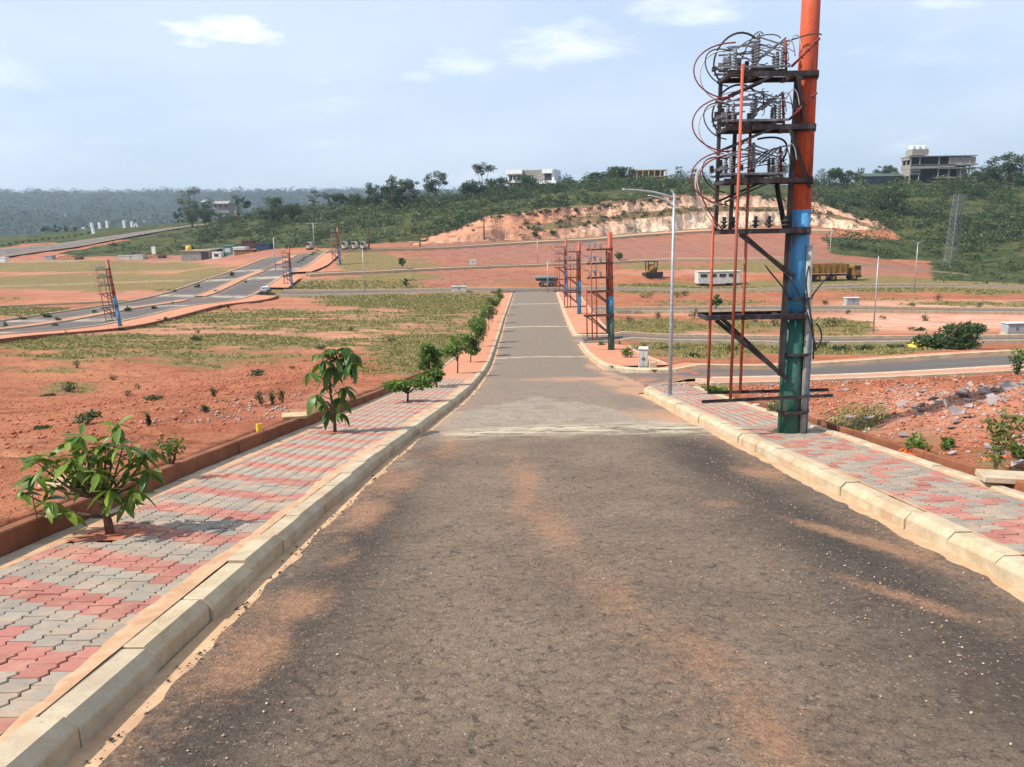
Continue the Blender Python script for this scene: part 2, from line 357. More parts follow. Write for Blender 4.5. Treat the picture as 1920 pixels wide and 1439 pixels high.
def kerb_mat():
    t = NT('kerb_concrete'); v = t.pos(); a = t.ramp(t.noise(v, 3, 7, .65), .35, .7); col = t.mix(a, (.50, .41, .275), (.37, .275, .165))
    col = t.mix(t.ramp(t.noise(v, 26, 4, .7), .58, .72, 0, .6), col, (.26, .17, .10)); col = t.mix(t.ramp(t.noise(v, 1.1, 7, .7), .50, .66, 0, .6), col, (.42, .23, .13)); col = t.mix(t.ramp(t.noise(v, 90, 3, .6), .62, .70, 0, .7), col, (.16, .11, .08))
    col = t.mix(t.math('MULTIPLY', t.rnd(), .22), col, (.38, .36, .32))
    return t.fin(col, .93, t.bump(t.noise(v, 60, 5, .7), .45, .006))
MT['kerb'] = kerb_mat()
def paver_mat(name, c, d):
    t = NT(name); v = t.pos(); col = t.mix(t.rnd(), c, d)
    col = t.mix(t.ramp(t.noise(v, 3.5, 6, .7), .42, .70, 0, .6), col, (.48, .31, .20)); col = t.mix(t.ramp(t.noise(v, 22, 6, .7), .5, .72, 0, .5), col, (.20, .13, .09))
    col = t.mix(t.ramp(t.noise(v, 150, 3), .35, .7, 0, .25), col, tuple(k*.6 for k in c))
    return t.fin(col, .92, t.bump(t.noise(v, 130, 4, .7), .35, .003))
MT['paver_grey'] = paver_mat('paver_grey', (.32, .275, .22), (.235, .205, .17))
MT['paver_pink'] = paver_mat('paver_pink', (.42, .165, .13), (.30, .115, .09))

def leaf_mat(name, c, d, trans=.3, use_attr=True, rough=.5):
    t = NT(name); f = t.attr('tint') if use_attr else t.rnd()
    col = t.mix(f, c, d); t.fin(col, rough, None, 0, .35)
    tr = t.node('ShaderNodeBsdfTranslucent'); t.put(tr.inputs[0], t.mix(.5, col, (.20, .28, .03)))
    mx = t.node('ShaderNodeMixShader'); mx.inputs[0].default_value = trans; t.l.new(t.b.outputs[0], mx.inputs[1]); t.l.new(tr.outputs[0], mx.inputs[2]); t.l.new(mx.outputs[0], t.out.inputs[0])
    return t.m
MT['leaf_near'] = leaf_mat('leaf_near', (.05, .12, .018), (.20, .27, .035), .3, False, .42)
MT['leaf_tall'] = leaf_mat('leaf_tall', (.03, .085, .014), (.085, .16, .025), .3, False, .42)
MT['leaf_sap'] = leaf_mat('leaf_sapling', (.03, .08, .015), (.12, .20, .03))
MT['leaf_dark'] = leaf_mat('leaf_dark', (.014, .038, .014), (.05, .085, .028), .2)
MT['leaf_scrub'] = leaf_mat('leaf_scrub', (.009, .026, .009), (.088, .112, .034), .16)
MT['leaf_dry'] = leaf_mat('leaf_grass', (.10, .13, .03), (.30, .24, .09), .25)
MT['leaf_far'] = leaf_mat('leaf_far', (.011, .027, .016), (.019, .037, .021), .1)

def ground_mat():
    t = NT('red_soil'); v = t.pos()
    big = t.noise(v, .07, 5, .6); mid = t.noise(v, .55, 7, .65, .4); fine = t.noise(v, 5, 7, .7); st = t.noise(t.mapping(v, (.35, 1.6, 1)), .8, 7, .65, .8)
    soil = t.mix(t.ramp(mid, .35, .66), (.365, .138, .075), (.255, .083, .045))
    soil = t.mix(t.ramp(big, .42, .64, 0, .55), soil, (.45, .195, .10))
    tan = t.noise(t.mapping(v, (.10, .34, 1)), 1.0, 8, .68, 1.2); soil = t.mix(t.ramp(tan, .55, .70, 0, .5), soil, (.50, .26, .15))
    soil = t.mix(t.ramp(st, .56, .68, 0, .85), soil, (.17, .055, .028))
    scar = t.noise(t.mapping(v, (.16, .55, 1)), 1.0, 9, .72, 1.6); soil = t.mix(t.ramp(scar, .575, .64, 0, .75), soil, (.20, .068, .034))
    soil = t.mix(t.ramp(fine, .57, .80, 0, .4), soil, (.48, .26, .16))
    soil = t.mix(t.ramp(fine, .45, .28, 0, .7), soil, (.17, .05, .026))
    weed = t.noise(t.mapping(v, (.22, .6, 1)), 1.3, 9, .74, 1.0); soil = t.mix(t.ramp(weed, .585, .66, 0, .6), soil, (.15, .115, .045))
    soil = t.mix(t.math('MULTIPLY', t.attr('pale'), t.ramp(mid, .25, .6, .55, 1)), soil, t.mix(t.ramp(st, .35, .65), (.66, .40, .29), (.52, .24, .16)))
    soil = t.mix(t.math('MULTIPLY', t.attr('dull'), .85), soil, t.mix(t.ramp(mid, .35, .65), (.30, .145, .105), (.24, .108, .078)))
    gn = t.math('ADD', t.math('MULTIPLY', mid, .6), t.math('MULTIPLY', t.noise(t.mapping(v, (.5, 1.4, 1)), 1.1, 8, .7), .6))
    g = t.attr('grass'); gf = t.ramp(t.math('ADD', g, t.math('SUBTRACT', gn, .62)), .20, .56)
    gc = t.mix(t.ramp(t.noise(v, .9, 7, .7), .35, .65), (.17, .135, .05), (.27, .175, .085)); gc = t.mix(t.ramp(fine, .4, .65, 0, .6), gc, (.095, .10, .03))
    col = t.mix(gf, soil, gc)
    wd = t.mix(t.ramp(t.noise(v, .25, 8, .7), .35, .65), (.022, .038, .013), (.085, .088, .031))
    wd = t.mix(t.attr('farw'), wd, t.mix(t.ramp(t.noise(v, .012, 9, .75), .42, .60), (.011, .027, .015), (.023, .040, .022)))
    col = t.mix(t.ramp(t.math('ADD', t.attr('wood'), t.math('MULTIPLY', t.math('SUBTRACT', mid, .5), .5)), .35, .6), col, wd)
    n1 = t.bump(t.noise(v, 2.2, 6, .65), .9, .20); n2 = t.bump(t.noise(v, 16, 5, .7), .7, .035, n1)
    return t.fin(col, .97, n2, 0, .1)
MT['ground'] = ground_mat()

def asphalt_mat():
    t = NT('worn_asphalt'); v = t.pos(); dust = t.attr('dust'); sand = t.attr('sand'); smooth = t.attr('smooth'); dark = t.attr('dark')
    n1 = t.noise(v, 1.3, 6, .6); n2 = t.noise(v, 38, 6, .72); n3 = t.noise(v, 7, 5, .65); stones = t.vor(v, 70); st2 = t.vor(v, 75, out='Color')
    col = t.mix(t.ramp(n1, .32, .68), (.275, .198, .140), (.205, .146, .104))
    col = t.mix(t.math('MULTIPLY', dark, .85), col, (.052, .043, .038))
    col = t.mix(t.math('MULTIPLY', smooth, .75), col, t.mix(t.ramp(n3, .35, .65), (.235, .180, .136), (.185, .144, .110)))
    col = t.mix(t.math('MULTIPLY', t.attr('cement'), t.ramp(t.noise(v, 2.6, 7, .7), .32, .62, .08, .6)), col, (.36, .30, .235))
    sp = t.ramp(n2, .58, .76, 0, .7); col = t.mix(sp, col, (.30, .23, .17)); col = t.mix(t.ramp(n2, .46, .30, 0, .8), col, (.05, .037, .03)); col = t.mix(t.ramp(t.noise(v, 13, 6, .72, .8), .48, .34, 0, .8), col, (.065, .048, .038))
    chip = t.node('ShaderNodeSeparateColor'); t.l.new(st2, chip.inputs[0])
    col = t.mix(t.math('MULTIPLY', t.ramp(chip.outputs[0], .965, .985), .5), col, (.46, .38, .30))
    d2 = t.ramp(t.math('ADD', dust, t.math('ADD', t.math('MULTIPLY', t.math('SUBTRACT', n3, .5), 1.1), t.math('MULTIPLY', t.math('SUBTRACT', n2, .5), 1.0))), .16, 1.0, 0, .8); col = t.mix(d2, col, t.mix(t.ramp(n2, .35, .7), (.40, .205, .115), (.48, .28, .17)))
    pn = t.noise(t.mapping(v, (.8, 2.6, 1)), 2.4, 8, .7, .6)
    s2 = t.math('MULTIPLY', sand, t.ramp(pn, .40, .60)); col = t.mix(s2, col, (.62, .53, .38))
    h = t.math('ADD', t.math('MULTIPLY', n2, 1.0), t.math('MULTIPLY', stones, .7)); k = t.math('SUBTRACT', 1, t.math('MULTIPLY', smooth, .75))
    n4 = t.noise(v, 13, 6, .72, .8); b1 = t.bump(t.math('MULTIPLY', h, k), 1.0, .016); b2 = t.bump(t.math('MULTIPLY', n4, k), 1.0, .045, b1)
    return t.fin(col, t.ramp(n2, .3, .7, .78, .95), b2, 0, .25)
MT['asphalt'] = asphalt_mat()
def asphalt2_mat():
    t = NT('asphalt_side_road'); v = t.pos(); col = t.mix(t.ramp(t.noise(t.mapping(v, (.15, 1, 1)), .8, 6, .6), .3, .7), (.095, .083, .078), (.125, .105, .092))
    col = t.mix(t.math('MULTIPLY', t.attr('dust'), t.ramp(t.noise(v, 1.1, 6, .7), .35, .65)), col, (.42, .19, .10))
    col = t.mix(t.math('MULTIPLY', t.attr('sand'), t.ramp(t.noise(v, .7, 6, .7), .35, .6)), col, (.50, .42, .32))
    return t.fin(col, .9, t.bump(t.noise(v, 30, 5, .7), .5, .012), 0, .25)
MT['asphalt2'] = asphalt2_mat()
def dustpave_mat():
    t = NT('dusty_paving'); v = t.pos()
    br = t.node('ShaderNodeTexBrick'); t.put(br.inputs['Vector'], v); br.inputs['Scale'].default_value = 1; br.inputs['Brick Width'].default_value = .2; br.inputs['Row Height'].default_value = .16
    br.inputs['Mortar Size'].default_value = .008; br.inputs['Color1'].default_value = (.50, .21, .13, 1); br.inputs['Color2'].default_value = (.44, .22, .15, 1); br.inputs['Mortar'].default_value = (.22, .10, .06, 1)
    w = t.node('ShaderNodeTexWave', wave_type='BANDS', bands_direction='Y'); t.put(w.inputs['Vector'], v); w.inputs['Scale'].default_value = .39
    col = t.mix(t.ramp(w.outputs['Fac'], .55, .75, 0, .45), br.outputs['Color'], (.42, .36, .30))
    fy = t.node('ShaderNodeSeparateXYZ'); t.put(fy.inputs[0], v); dustf = t.ramp(fy.outputs[1], 18, 34, .05, .8)
    col = t.mix(t.math('MULTIPLY', dustf, t.ramp(t.noise(v, 1.2, 6, .7), .25, .6, .6, 1)), col, t.mix(t.ramp(t.noise(v, 2.5, 5), .35, .65), (.46, .17, .085), (.52, .24, .14)))
    return t.fin(col, .95, t.bump(t.noise(v, 20, 4), .3, .01), 0, .15)
MT['dustpave'] = dustpave_mat()
MT['gutter'] = simple('gutter_screed', (.55, .36, .21), (.42, .26, .15), 4, .95, .5, 40, bdist=.006)
MT['sandbed'] = simple('sand_joint', (.16, .075, .04), (.10, .045, .025), 14, .97, .4, 80, bdist=.004)
MT['sand'] = simple('blown_sand', (.52, .33, .20), (.40, .23, .13), 6, .97, .5, 70, bdist=.004)
MT['clod'] = simple('red_clod', (.44, .16, .085), (.28, .085, .045), 5, .97, .3, 30)
MT['stone'] = simple('pale_stone', (.42, .33, .28), (.28, .19, .16), 4, .95, .4, 20)
MT['slab_grey'] = simple('grey_slab', (.34, .285, .265), (.22, .17, .16), 5, .95, .4, 20)
MT['pebble'] = leaf_mat('pebble', (.55, .42, .30), (.30, .14, .08), 0.0)
MT['tar_crumb'] = simple('tar_crumb', (.05, .04, .035), (.09, .07, .06), 20, .9)
def cliff_mat():
    t = NT('cut_bank'); v = t.pos(); st = t.noise(t.mapping(v, (1.5, 1.5, .10)), 1.0, 7, .7, .3); n = t.noise(v, .5, 7, .7)
    white = t.mix(t.ramp(st, .38, .66), (.86, .72, .54), (.52, .29, .17)); red = t.mix(t.ramp(n, .35, .65), (.55, .25, .14), (.40, .15, .085))
    red = t.mix(t.ramp(st, .55, .7, 0, .6), red, (.66, .42, .28))
    col = t.mix(t.attr('white'), red, white)
    gf = t.ramp(t.math('ADD', t.attr('grass'), t.math('SUBTRACT', n, .5)), .35, .6); col = t.mix(gf, col, t.mix(t.ramp(n, .4, .6), (.13, .11, .05), (.22, .13, .075)))
    return t.fin(col, .97, t.bump(t.noise(v, 1.6, 7, .7), .9, .35), 0, .1)
MT['cliff'] = cliff_mat()

# ================================================================== LARGE STRUCTURE
def xy(*a): p = at_y(*a); return (p[0], p[1])
ROADS = {   # name: (polyline, width)
 'side_1': ([(3.0, 26.6), (10, 26.5), (17, 26.5), (40, 26.5), (75, 27)], 6.0),
 'side_2': ([(4.0, 52.6), (30, 52.6), (95, 52.6)], 4.4),
 'side_3': ([(8.0, 78), (60, 78), (120, 78)], 4.0),
 'cross_near': ([(-31.5, 108.6), (10, 109), (60, 109), (135, 109)], 3.0),
 'cross_mid': ([(-31, 122), (-15, 130), (0, 137.5), (27, 145), (60, 147.5), (86, 150)], 1.9),
 'cross_far': ([(-46, 151), (-31, 151), (-18, 158), (0, 171), (36, 189), (60, 196), (80, 197)], 1.8),
 'boulevard_a': ([(-37.1, 10), (-37.1, 152)], 5.2),
 'boulevard_b': ([(-43.6, 10), (-43.6, 152)], 5.0),
 'hill_road': ([xy(-120, 478, 195), xy(0, 470, 203), xy(120, 458, 216), xy(250, 438, 246), xy(390, 420, 280)], 11.0),
}
def resample(pts, step):
    pts = np.array(pts, float); d = np.r_[0, np.cumsum(np.linalg.norm(np.diff(pts, axis=0), axis=1))]
    # smooth corners a little
    s = np.arange(0, d[-1]+step*.5, step); q = np.stack([np.interp(s, d, pts[:, k]) for k in (0, 1)], 1)
    kk = max(1, int(4/step))
    if len(pts) > 2 and len(q) > 2*kk+2:
        pad = np.vstack([2*q[0]-q[kk:0:-1], q, 2*q[-1]-q[-2:-kk-2:-1]]); w = np.ones(2*kk+1)/(2*kk+1)
        q = np.stack([np.convolve(pad[:, k], w, 'valid') for k in (0, 1)], 1)
    return q
def frame(q):
    t = np.gradient(q, axis=0); t /= np.linalg.norm(t, axis=1)[:, None]; return np.stack([t[:, 1], -t[:, 0]], 1)   # right-hand normal
def seg_dist(x, y, pts):
    best = np.full(np.shape(x), 1e9)
    for a, b in zip(pts[:-1], pts[1:]):
        ax, ay = a; bx, by = b; dx, dy = bx-ax, by-ay; t = np.clip(((x-ax)*dx+(y-ay)*dy)/(dx*dx+dy*dy), 0, 1)
        best = np.minimum(best, np.hypot(x-ax-t*dx, y-ay-t*dy))
    return best
def inpoly(px, py, poly):
    c = np.zeros(np.shape(px), bool); n = len(poly)
    for i in range(n):
        x1, y1 = poly[i]; x2, y2 = poly[(i+1) % n]
        if y1 == y2: continue
        c ^= ((y1 > py) != (y2 > py)) & (px < (x2-x1)*(py-y1)/(y2-y1)+x1)
    return c
# cut bank (quarry-like excavation) columns: px, base_py, y, low_top_py, bench_py, top_py, whiteness
CUT = [(770, 463, 165, 460, 458, 456, .15), (850, 458, 170, 446, 440, 432, .25), (920, 452, 173, 430, 419, 407, .25), (1000, 447, 177, 434, 418, 399, .15), (1060, 444, 180, 428, 410, 391, .25),
       (1120, 440, 184, 420, 403, 385, .5), (1200, 435, 189, 412, 396, 377, .85), (1300, 428, 194, 400, 388, 366, 1.), (1400, 424, 198, 395, 384, 366, 1.), (1480, 424, 201, 397, 388, 371, .9),
       (1545, 428, 201, 408, 399, 384, .7), (1600, 438, 198, 416, 410, 403, .7), (1650, 444, 197, 432, 426, 418, .6), (1690, 447, 197, 444, 442, 440, .4)]
cutb = np.array([at_y(c[0], c[1], c[2]) for c in CUT])
VEG_A = [(300, 470), (360, 452), (400, 424), (420, 400), (620, 380), (700, 372), (860, 356), (940, 345), (1330, 335), (1340, 366), (1200, 375), (1100, 386), (1000, 399), (930, 405), (860, 430), (790, 452), (690, 458), (560, 466)]
VEG_B = [(1500, 330), (1690, 325), (1930, 310), (2700, 300), (2700, 560), (1930, 536), (1750, 538), (1745, 492), (1560, 478), (1545, 446), (1690, 448), (1650, 414), (1560, 396), (1500, 370)]

def terrain_masks(x, y, z):
    q = proj(np.stack([x, y, z], 1)); px, py = q[:, 0], q[:, 1]; front = (q[:, 2] > 1)
    nz = .6*(fbm(x/8+3, y/4+8, 4)-.5)+.9*(fbm(x/2.2+1, y/1.0+6, 4)-.5)
    def ell(L):
        o = np.zeros(len(x))
        for cx, cy, rx, ry, s in L:
            o = np.maximum(o, s*np.clip(1.25-.75*(((px-cx)/(rx*1.1))**2+((py-cy)/(ry*1.15))**2), 0, 1)*front)
        return o
    grass = ell([(250, 642, 420, 14, .75), (60, 690, 200, 8, .3), (130, 728, 60, 12, .45), (350, 660, 120, 10, .4), (800, 566, 190, 14, .95), (470, 602, 430, 20, .6), (300, 668, 330, 22, .38), (760, 610, 160, 30, .5), (840, 600, 90, 40, .55), (820, 660, 130, 42, .8), (560, 640, 200, 10, .45), (700, 690, 80, 12, .5),
                 (150, 500, 260, 9, .8), (220, 530, 280, 15, .75), (60, 585, 100, 9, .75), (400, 520, 80, 20, .6), (30, 560, 60, 6, .3),
                 (640, 542, 140, 16, .95), (740, 520, 90, 10, .6), (690, 492, 50, 18, .95), (760, 495, 60, 12, .5), (900, 530, 100, 6, .3),
                 (1260, 540, 120, 9, .85), (1460, 537, 120, 10, .8), (1640, 533, 140, 14, .9), (1860, 535, 140, 14, .9), (1230, 612, 100, 14, .7), (1330, 570, 150, 8, .4), (1310, 655, 130, 14, .75), (1560, 615, 80, 16, .8), (1580, 655, 160, 9, .9), (1400, 612, 70, 14, .6), (1900, 570, 200, 6, .5), (1640, 560, 120, 6, .4),
                 (1330, 735, 50, 12, .8), (1600, 790, 70, 20, .65), (1250, 500, 90, 8, .5), (1420, 500, 100, 10, .7), (1720, 840, 90, 20, .4), (1880, 860, 60, 30, .5)])
    pale = ell([(520, 615, 480, 34, .45), (300, 520, 330, 40, .3), (1760, 603, 260, 16, .95), (1300, 632, 130, 8, .7), (1800, 572, 220, 8, .8), (1300, 585, 200, 6, .5), (1780, 780, 160, 40, .45), (1300, 510, 120, 8, .35), (640, 560, 120, 5, .3), (200, 505, 60, 4, .6), (380, 508, 80, 5, .6), (1480, 815, 120, 40, .3), (640, 770, 90, 30, .35)])
    dull = ell([(330, 480, 200, 8, .8), (1080, 470, 330, 26, 1.), (850, 520, 170, 14, .7), (1400, 470, 200, 28, .9), (1660, 505, 110, 10, .8), (780, 485, 120, 12, .5)])
    veg = (inpoly(px, py, VEG_A) | inpoly(px, py, VEG_B)) & (y > 120)
    wood = np.where(veg, 1., 0.)
    wood = np.maximum(wood, ((y > 225) | (np.abs(x) > 135)).astype(float))
    wood = np.maximum(wood, .8*(inpoly(px, py, [(110, 476), (250, 450), (390, 428), (420, 425), (640, 450), (690, 462), (690, 468), (640, 466), (500, 466), (330, 476), (130, 484)]) & (y > 150)))
    wood = np.where((y < 60) & (np.abs(x) < 100), 0, wood)
    farw = sstep(320, 420, np.hypot(x, y))
    return np.clip(grass+nz*np.clip(grass*3, 0, 1)*.9, 0, 1), pale, dull, wood, farw

def relief(x, y):
    """rough earth, spoil and road beds relative to the design surface"""
    lo = XL(y)-PWL; hi = XR(y)+PWR(y)
    dcor = np.maximum(np.maximum(lo-x, x-hi), 0)*(y < 106) + (y >= 106)*9.
    free = sstep(0.05, 1.2, dcor); dig = np.zeros_like(x)
    for n, (pts, w) in ROADS.items():
        d = seg_dist(x, y, pts); m = 1-sstep(w/2+.2, w/2+.9+.006*np.clip(y, 0, 200), d)
        m = m*(1 - (1-sstep(0, .5, dcor))*(y < 104)); dig = np.maximum(dig, m*(.16+.0012*np.clip(y, 0, 250))); free = np.minimum(free, sstep(w/2+.3, w/2+3, d))
    dpv = (1-sstep(.0, .6, np.abs(x+32.7)-1.7))*((y > 10) & (y < 150)); dig = np.maximum(dig, dpv*.2)
    r = np.hypot(x, y)
    c1 = fbm(x/1.1, y/1.1, 4); c2 = fbm(x/2.3+40, y/1.5+9, 4)
    rough = .14*(c1-.5) + .20*(fbm(x/5+9, y/5+4, 3)-.5) + (.07*(fbm(x/.35, y/.35, 2)-.5) - .10*sstep(.035, .0, np.abs(c2-.5)))*(r < 60)
    rough = rough + sstep(150, 200, y)*1.1*(fbm(x/9, y/9, 4)-.5)
    heap = .40*np.exp(-((x-8.9)/2.4)**2-((y-12.6)/2.2)**2)*(.5+1.0*fbm(x/.6+3, y/.6, 3)) + .16*np.exp(-((x-7.2)/1.6)**2-((y-17.5)/2.2)**2)*(.4+1.2*fbm(x/.5+3, y/.5, 3))
    ridge = .11*np.exp(-((lo-.35-x)/.35)**2)*(fbm(x/.5, y/.9, 3))*(y < 30)
    return (rough+heap+ridge)*free - dig
def TZ(x, y): x = np.atleast_1d(np.asarray(x, float)); y = np.atleast_1d(np.asarray(y, float)); return GS(x, y)+relief(x, y)
def gz(p):
    """move a point found on the design surface onto the rough ground"""
    p = np.array(p, float); p[2] = float(TZ(p[0], p[1])[0]); return p

def build_ground():
    def axis(step0, flat, grow, end):
        v = [0.]; s = step0
        while v[-1] < end:
            if v[-1] > flat: s *= grow
            v.append(v[-1]+s)
        return np.array(v)
    ax = axis(.14, 7, 1.026, 5200); xs = np.concatenate([-ax[:0:-1], ax]) + .6
    ay = axis(.14, 16, 1.0115, 5200); ys = np.concatenate([-np.array([14, 11, 8.5, 6.5, 4.8, 3.4, 2.2, 1.1])-0., ay])
    ys = np.sort(ys)
    X, Y = np.meshgrid(xs, ys); x = X.ravel(); y = Y.ravel(); z = GS(x, y)
    lo = XL(y)-PWL; hi = XR(y)+PWR(y)
    corr = (sstep(lo+.02, lo+.16, x)*(1-sstep(hi-.16, hi-.02, x)))*(1-sstep(104.5, 106, y))
    z2 = z + relief(x, y)
    z2 = np.where(corr > 0, z2*(1-corr)+(P(y)-.5)*corr, z2)
    # sink under the excavation
    pcut = [(p[0], p[1]+1.0) for p in cutb] + [(p[0]+4, p[1]+13) for p in cutb[::-1]]
    z2 = np.where(inpoly(x, y, pcut), z2-6, z2)
    g, pl, du, wd, fw = terrain_masks(x, y, z)
    nx, ny = len(xs), len(ys); i = np.arange(ny-1)[:, None]*nx+np.arange(nx-1)[None, :]
    f = np.stack([i, i+1, i+nx+1, i+nx], 2).reshape(-1, 4)
    o = mk('ground', np.stack([x, y, z2], 1), f, MT['ground'], smooth=True, kind='structure', attrs=dict(grass=g, pale=pl, dull=du, wood=wd, farw=fw))
    return o
build_ground()

# ---- main carriageway
def build_main_road():
    ys = np.concatenate([np.arange(-6, 24, .07), np.arange(24, 106.9, .3)]); n = 64; u = np.linspace(0, 1, n)
    gl = .17 + .05*(fbm(ys*1.3, ys*0+2, 4)-.5)*2 + .03*(fbm(ys*6, ys*0+7, 2)-.5)*2
    gr = .16 + .06*(fbm(ys*1.1, ys*0+12, 4)-.5)*2 + .03*(fbm(ys*6, ys*0+17, 2)-.5)*2
    L = XL(ys)+gl; Rr = XR(ys)-gr
    Rr = np.where((ys > 20.9) & (ys < 31.8), XR(ys)+.4, Rr); Rr = np.where((ys > 50.2) & (ys < 55.0), XR(ys)+.4, Rr)
    X = L[:, None]*(1-u)+Rr[:, None]*u; Y = np.repeat(ys[:, None], n, 1); c = u*2-1
    Z = P(Y) + .03*(1-c**2) + .018 + .006*(fbm(X/.5, Y/.5, 3)-.5)
    hump = np.zeros_like(Y)
    for hy in (13.6, 40.5, 63.5, 87.5): hump = np.maximum(hump, np.exp(-((Y-hy-.12*np.sin(X*1.3))/.5)**2))
    Z += .045*hump
    x, y = X.ravel(), Y.ravel()
    def gs(cx, cy, sx_, sy_, rot=0, s=1.):
        ca, sa = math.cos(rot), math.sin(rot); dx, dy = x-cx, y-cy; a = ca*dx+sa*dy; b = -sa*dx+ca*dy; return s*np.exp(-(a/sx_)**2-(b/sy_)**2)
    nl = fbm(x/.6, y/1.4, 4); n2 = fbm(x/.22+4, y/.3, 3)
    el = x-XL(y); er = XR(y)-x
    dust = np.zeros_like(x)
    for a in [(.16, 8.6, .20, 1.5, -.05, .95), (.35, 6.7, .22, 1.0, .12, .75), (.22, 8.2, .26, 3.4, .08, .62), (.7, 4.8, .26, 2.4, .16, .55), (.62, 5.2, .26, 1.1, .2, .7), (.95, 4.1, .28, 1.0, .25, .65), (1.1, 3.2, .25, .9, .1, .6),
              (-1.5, 7.6, .22, .7, .0, .85), (-1.35, 9.6, .3, 1.3, 0, .8), (-1.45, 5.0, .2, .35, 0, .9), (-1.5, 4.2, .2, .5, 0, .8), (-1.4, 6.0, .12, .25, 0, .6),
              (3.0, 9.4, .3, .5, 0, .6), (2.9, 6.4, .14, .9, .45, .75), (2.6, 4.9, .12, .7, .5, .75), (2.1, 7.7, .3, .25, 0, .55), (2.9, 15.5, .6, 1.6, .3, .7),
              (2.2, 26.5, 2.0, 1.3, -.2, .95), (3.6, 24.5, 1.2, 1.6, -.2, .9), (3.4, 21.6, .7, 1.2, 0, .8), (3.6, 33, .4, 3.5, 0, .9), (-1.0, 12, .3, 2, 0, .6)]:
        dust = np.maximum(dust, gs(*a))
    dust = np.clip(dust*(.35+1.3*nl)*(y < 36) + .55*(np.exp(-(el/.45)**2)+np.exp(-(er/.5)**2))*(nl > .42)*(.5+n2*.8) + .18*(n2-.35), 0, 1)
    sand = np.zeros_like(x)
    hr = hump.ravel(); sand = np.maximum(sand, 1.25*np.exp(-((y-13.45-.25*(nl-.5)-.1*np.sin(x))/.62)**2)*sstep(-1.45, -.4, x+.5*n2))
    sand = np.maximum(sand, 1.0*gs(2.6, 13.9, 1.0, .6)); sand = np.maximum(sand, np.where(y > 30, .95*np.exp(-((hr-1)/.30)**2), 0))
    sand = np.maximum(sand, .5*gs(-1.3, 36, .4, 2.5)); sand = np.maximum(sand, .35*gs(-1.55, 10.6, .2, .4))
    smooth = sstep(13.5, 15.0, y + 1.4*np.abs(x-.9)*np.sign(x-.9) * 0 + .5*(nl-.5))
    tri = (y > 14) & (y < 20.5) & (np.abs(x-.7) < (20.5-y)*.62)
    cement = np.where((y > 13) & (y < 21), 1., 0)*sstep(0, .35, (20.6-y)*.52-np.abs(x-.6)+.9*(nl-.5)+.4*(n2-.5)); cement = np.maximum(cement, .8*np.exp(-((y-14.1)/.7)**2)*sstep(.8, 2.2, x+.6*n2))
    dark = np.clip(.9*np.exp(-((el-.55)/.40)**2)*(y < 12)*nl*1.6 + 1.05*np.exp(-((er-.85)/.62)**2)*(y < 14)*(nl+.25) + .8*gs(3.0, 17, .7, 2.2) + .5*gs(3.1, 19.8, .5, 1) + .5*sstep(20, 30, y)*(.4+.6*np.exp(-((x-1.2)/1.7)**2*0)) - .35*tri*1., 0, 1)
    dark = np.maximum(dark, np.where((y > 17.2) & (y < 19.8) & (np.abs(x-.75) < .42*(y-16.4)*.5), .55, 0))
    i = np.arange(len(ys)-1)[:, None]*n+np.arange(n-1)[None, :]; f = np.stack([i, i+1, i+n+1, i+n], 2).reshape(-1, 4)
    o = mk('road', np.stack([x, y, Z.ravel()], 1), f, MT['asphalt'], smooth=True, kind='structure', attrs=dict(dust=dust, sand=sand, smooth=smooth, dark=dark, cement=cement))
    # asphalt edge thickness + gutter screed underneath
    for side, nm in ((-1, 'gutter'), (1, 'gutter')):
        yy = np.arange(-6, 105, .4); xe = XL(yy) if side < 0 else XR(yy)
        a = xe; b = xe-side*.42; V = np.concatenate([np.stack([a, yy, P(yy)+.004], 1), np.stack([b, yy, P(yy)+.004], 1)]); m = len(yy)
        f = np.array([(k, k+1, m+k+1, m+k) if side > 0 else (k, m+k, m+k+1, k+1) for k in range(m-1) if not (side > 0 and (20.6 < yy[k] < 31.5 or 50 < yy[k] < 55))])
        mk(nm, V, f, MT['gutter'], kind='structure')
build_main_road()

# ---- draped side roads, their kerbs
def drape(name, pts, w, mat, zo=.03, step=.8, na=9, dustfn=None, sandfn=None):
    q = resample(pts, step); nrm = frame(q); u = np.linspace(-.5, .5, na)
    X = q[:, 0][:, None]+nrm[:, 0][:, None]*u*w; Y = q[:, 1][:, None]+nrm[:, 1][:, None]*u*w; x, y = X.ravel(), Y.ravel()
    z = GS(x, y)+zo
    xr = XR(y); inside = (x < xr+.5) & (x > 0) & (y < 104); z = np.where(inside, np.minimum(z, P(y)+.012), z)
    i = np.arange(len(q)-1)[:, None]*na+np.arange(na-1)[None, :]; f = np.stack([i, i+na, i+na+1, i+1], 2).reshape(-1, 4)
    e = np.abs(np.tile(u, len(q)))*2
    d = np.clip(.7*sstep(.6, 1., e) + .0, 0, 1); s = np.zeros_like(d)
    if dustfn: d = np.maximum(d, dustfn(x, y))
    if sandfn: s = sandfn(x, y)
    return mk(name, np.stack([x, y, z], 1), f[:, ::-1], mat, kind='structure', attrs=dict(dust=d, sand=s), smooth=True)
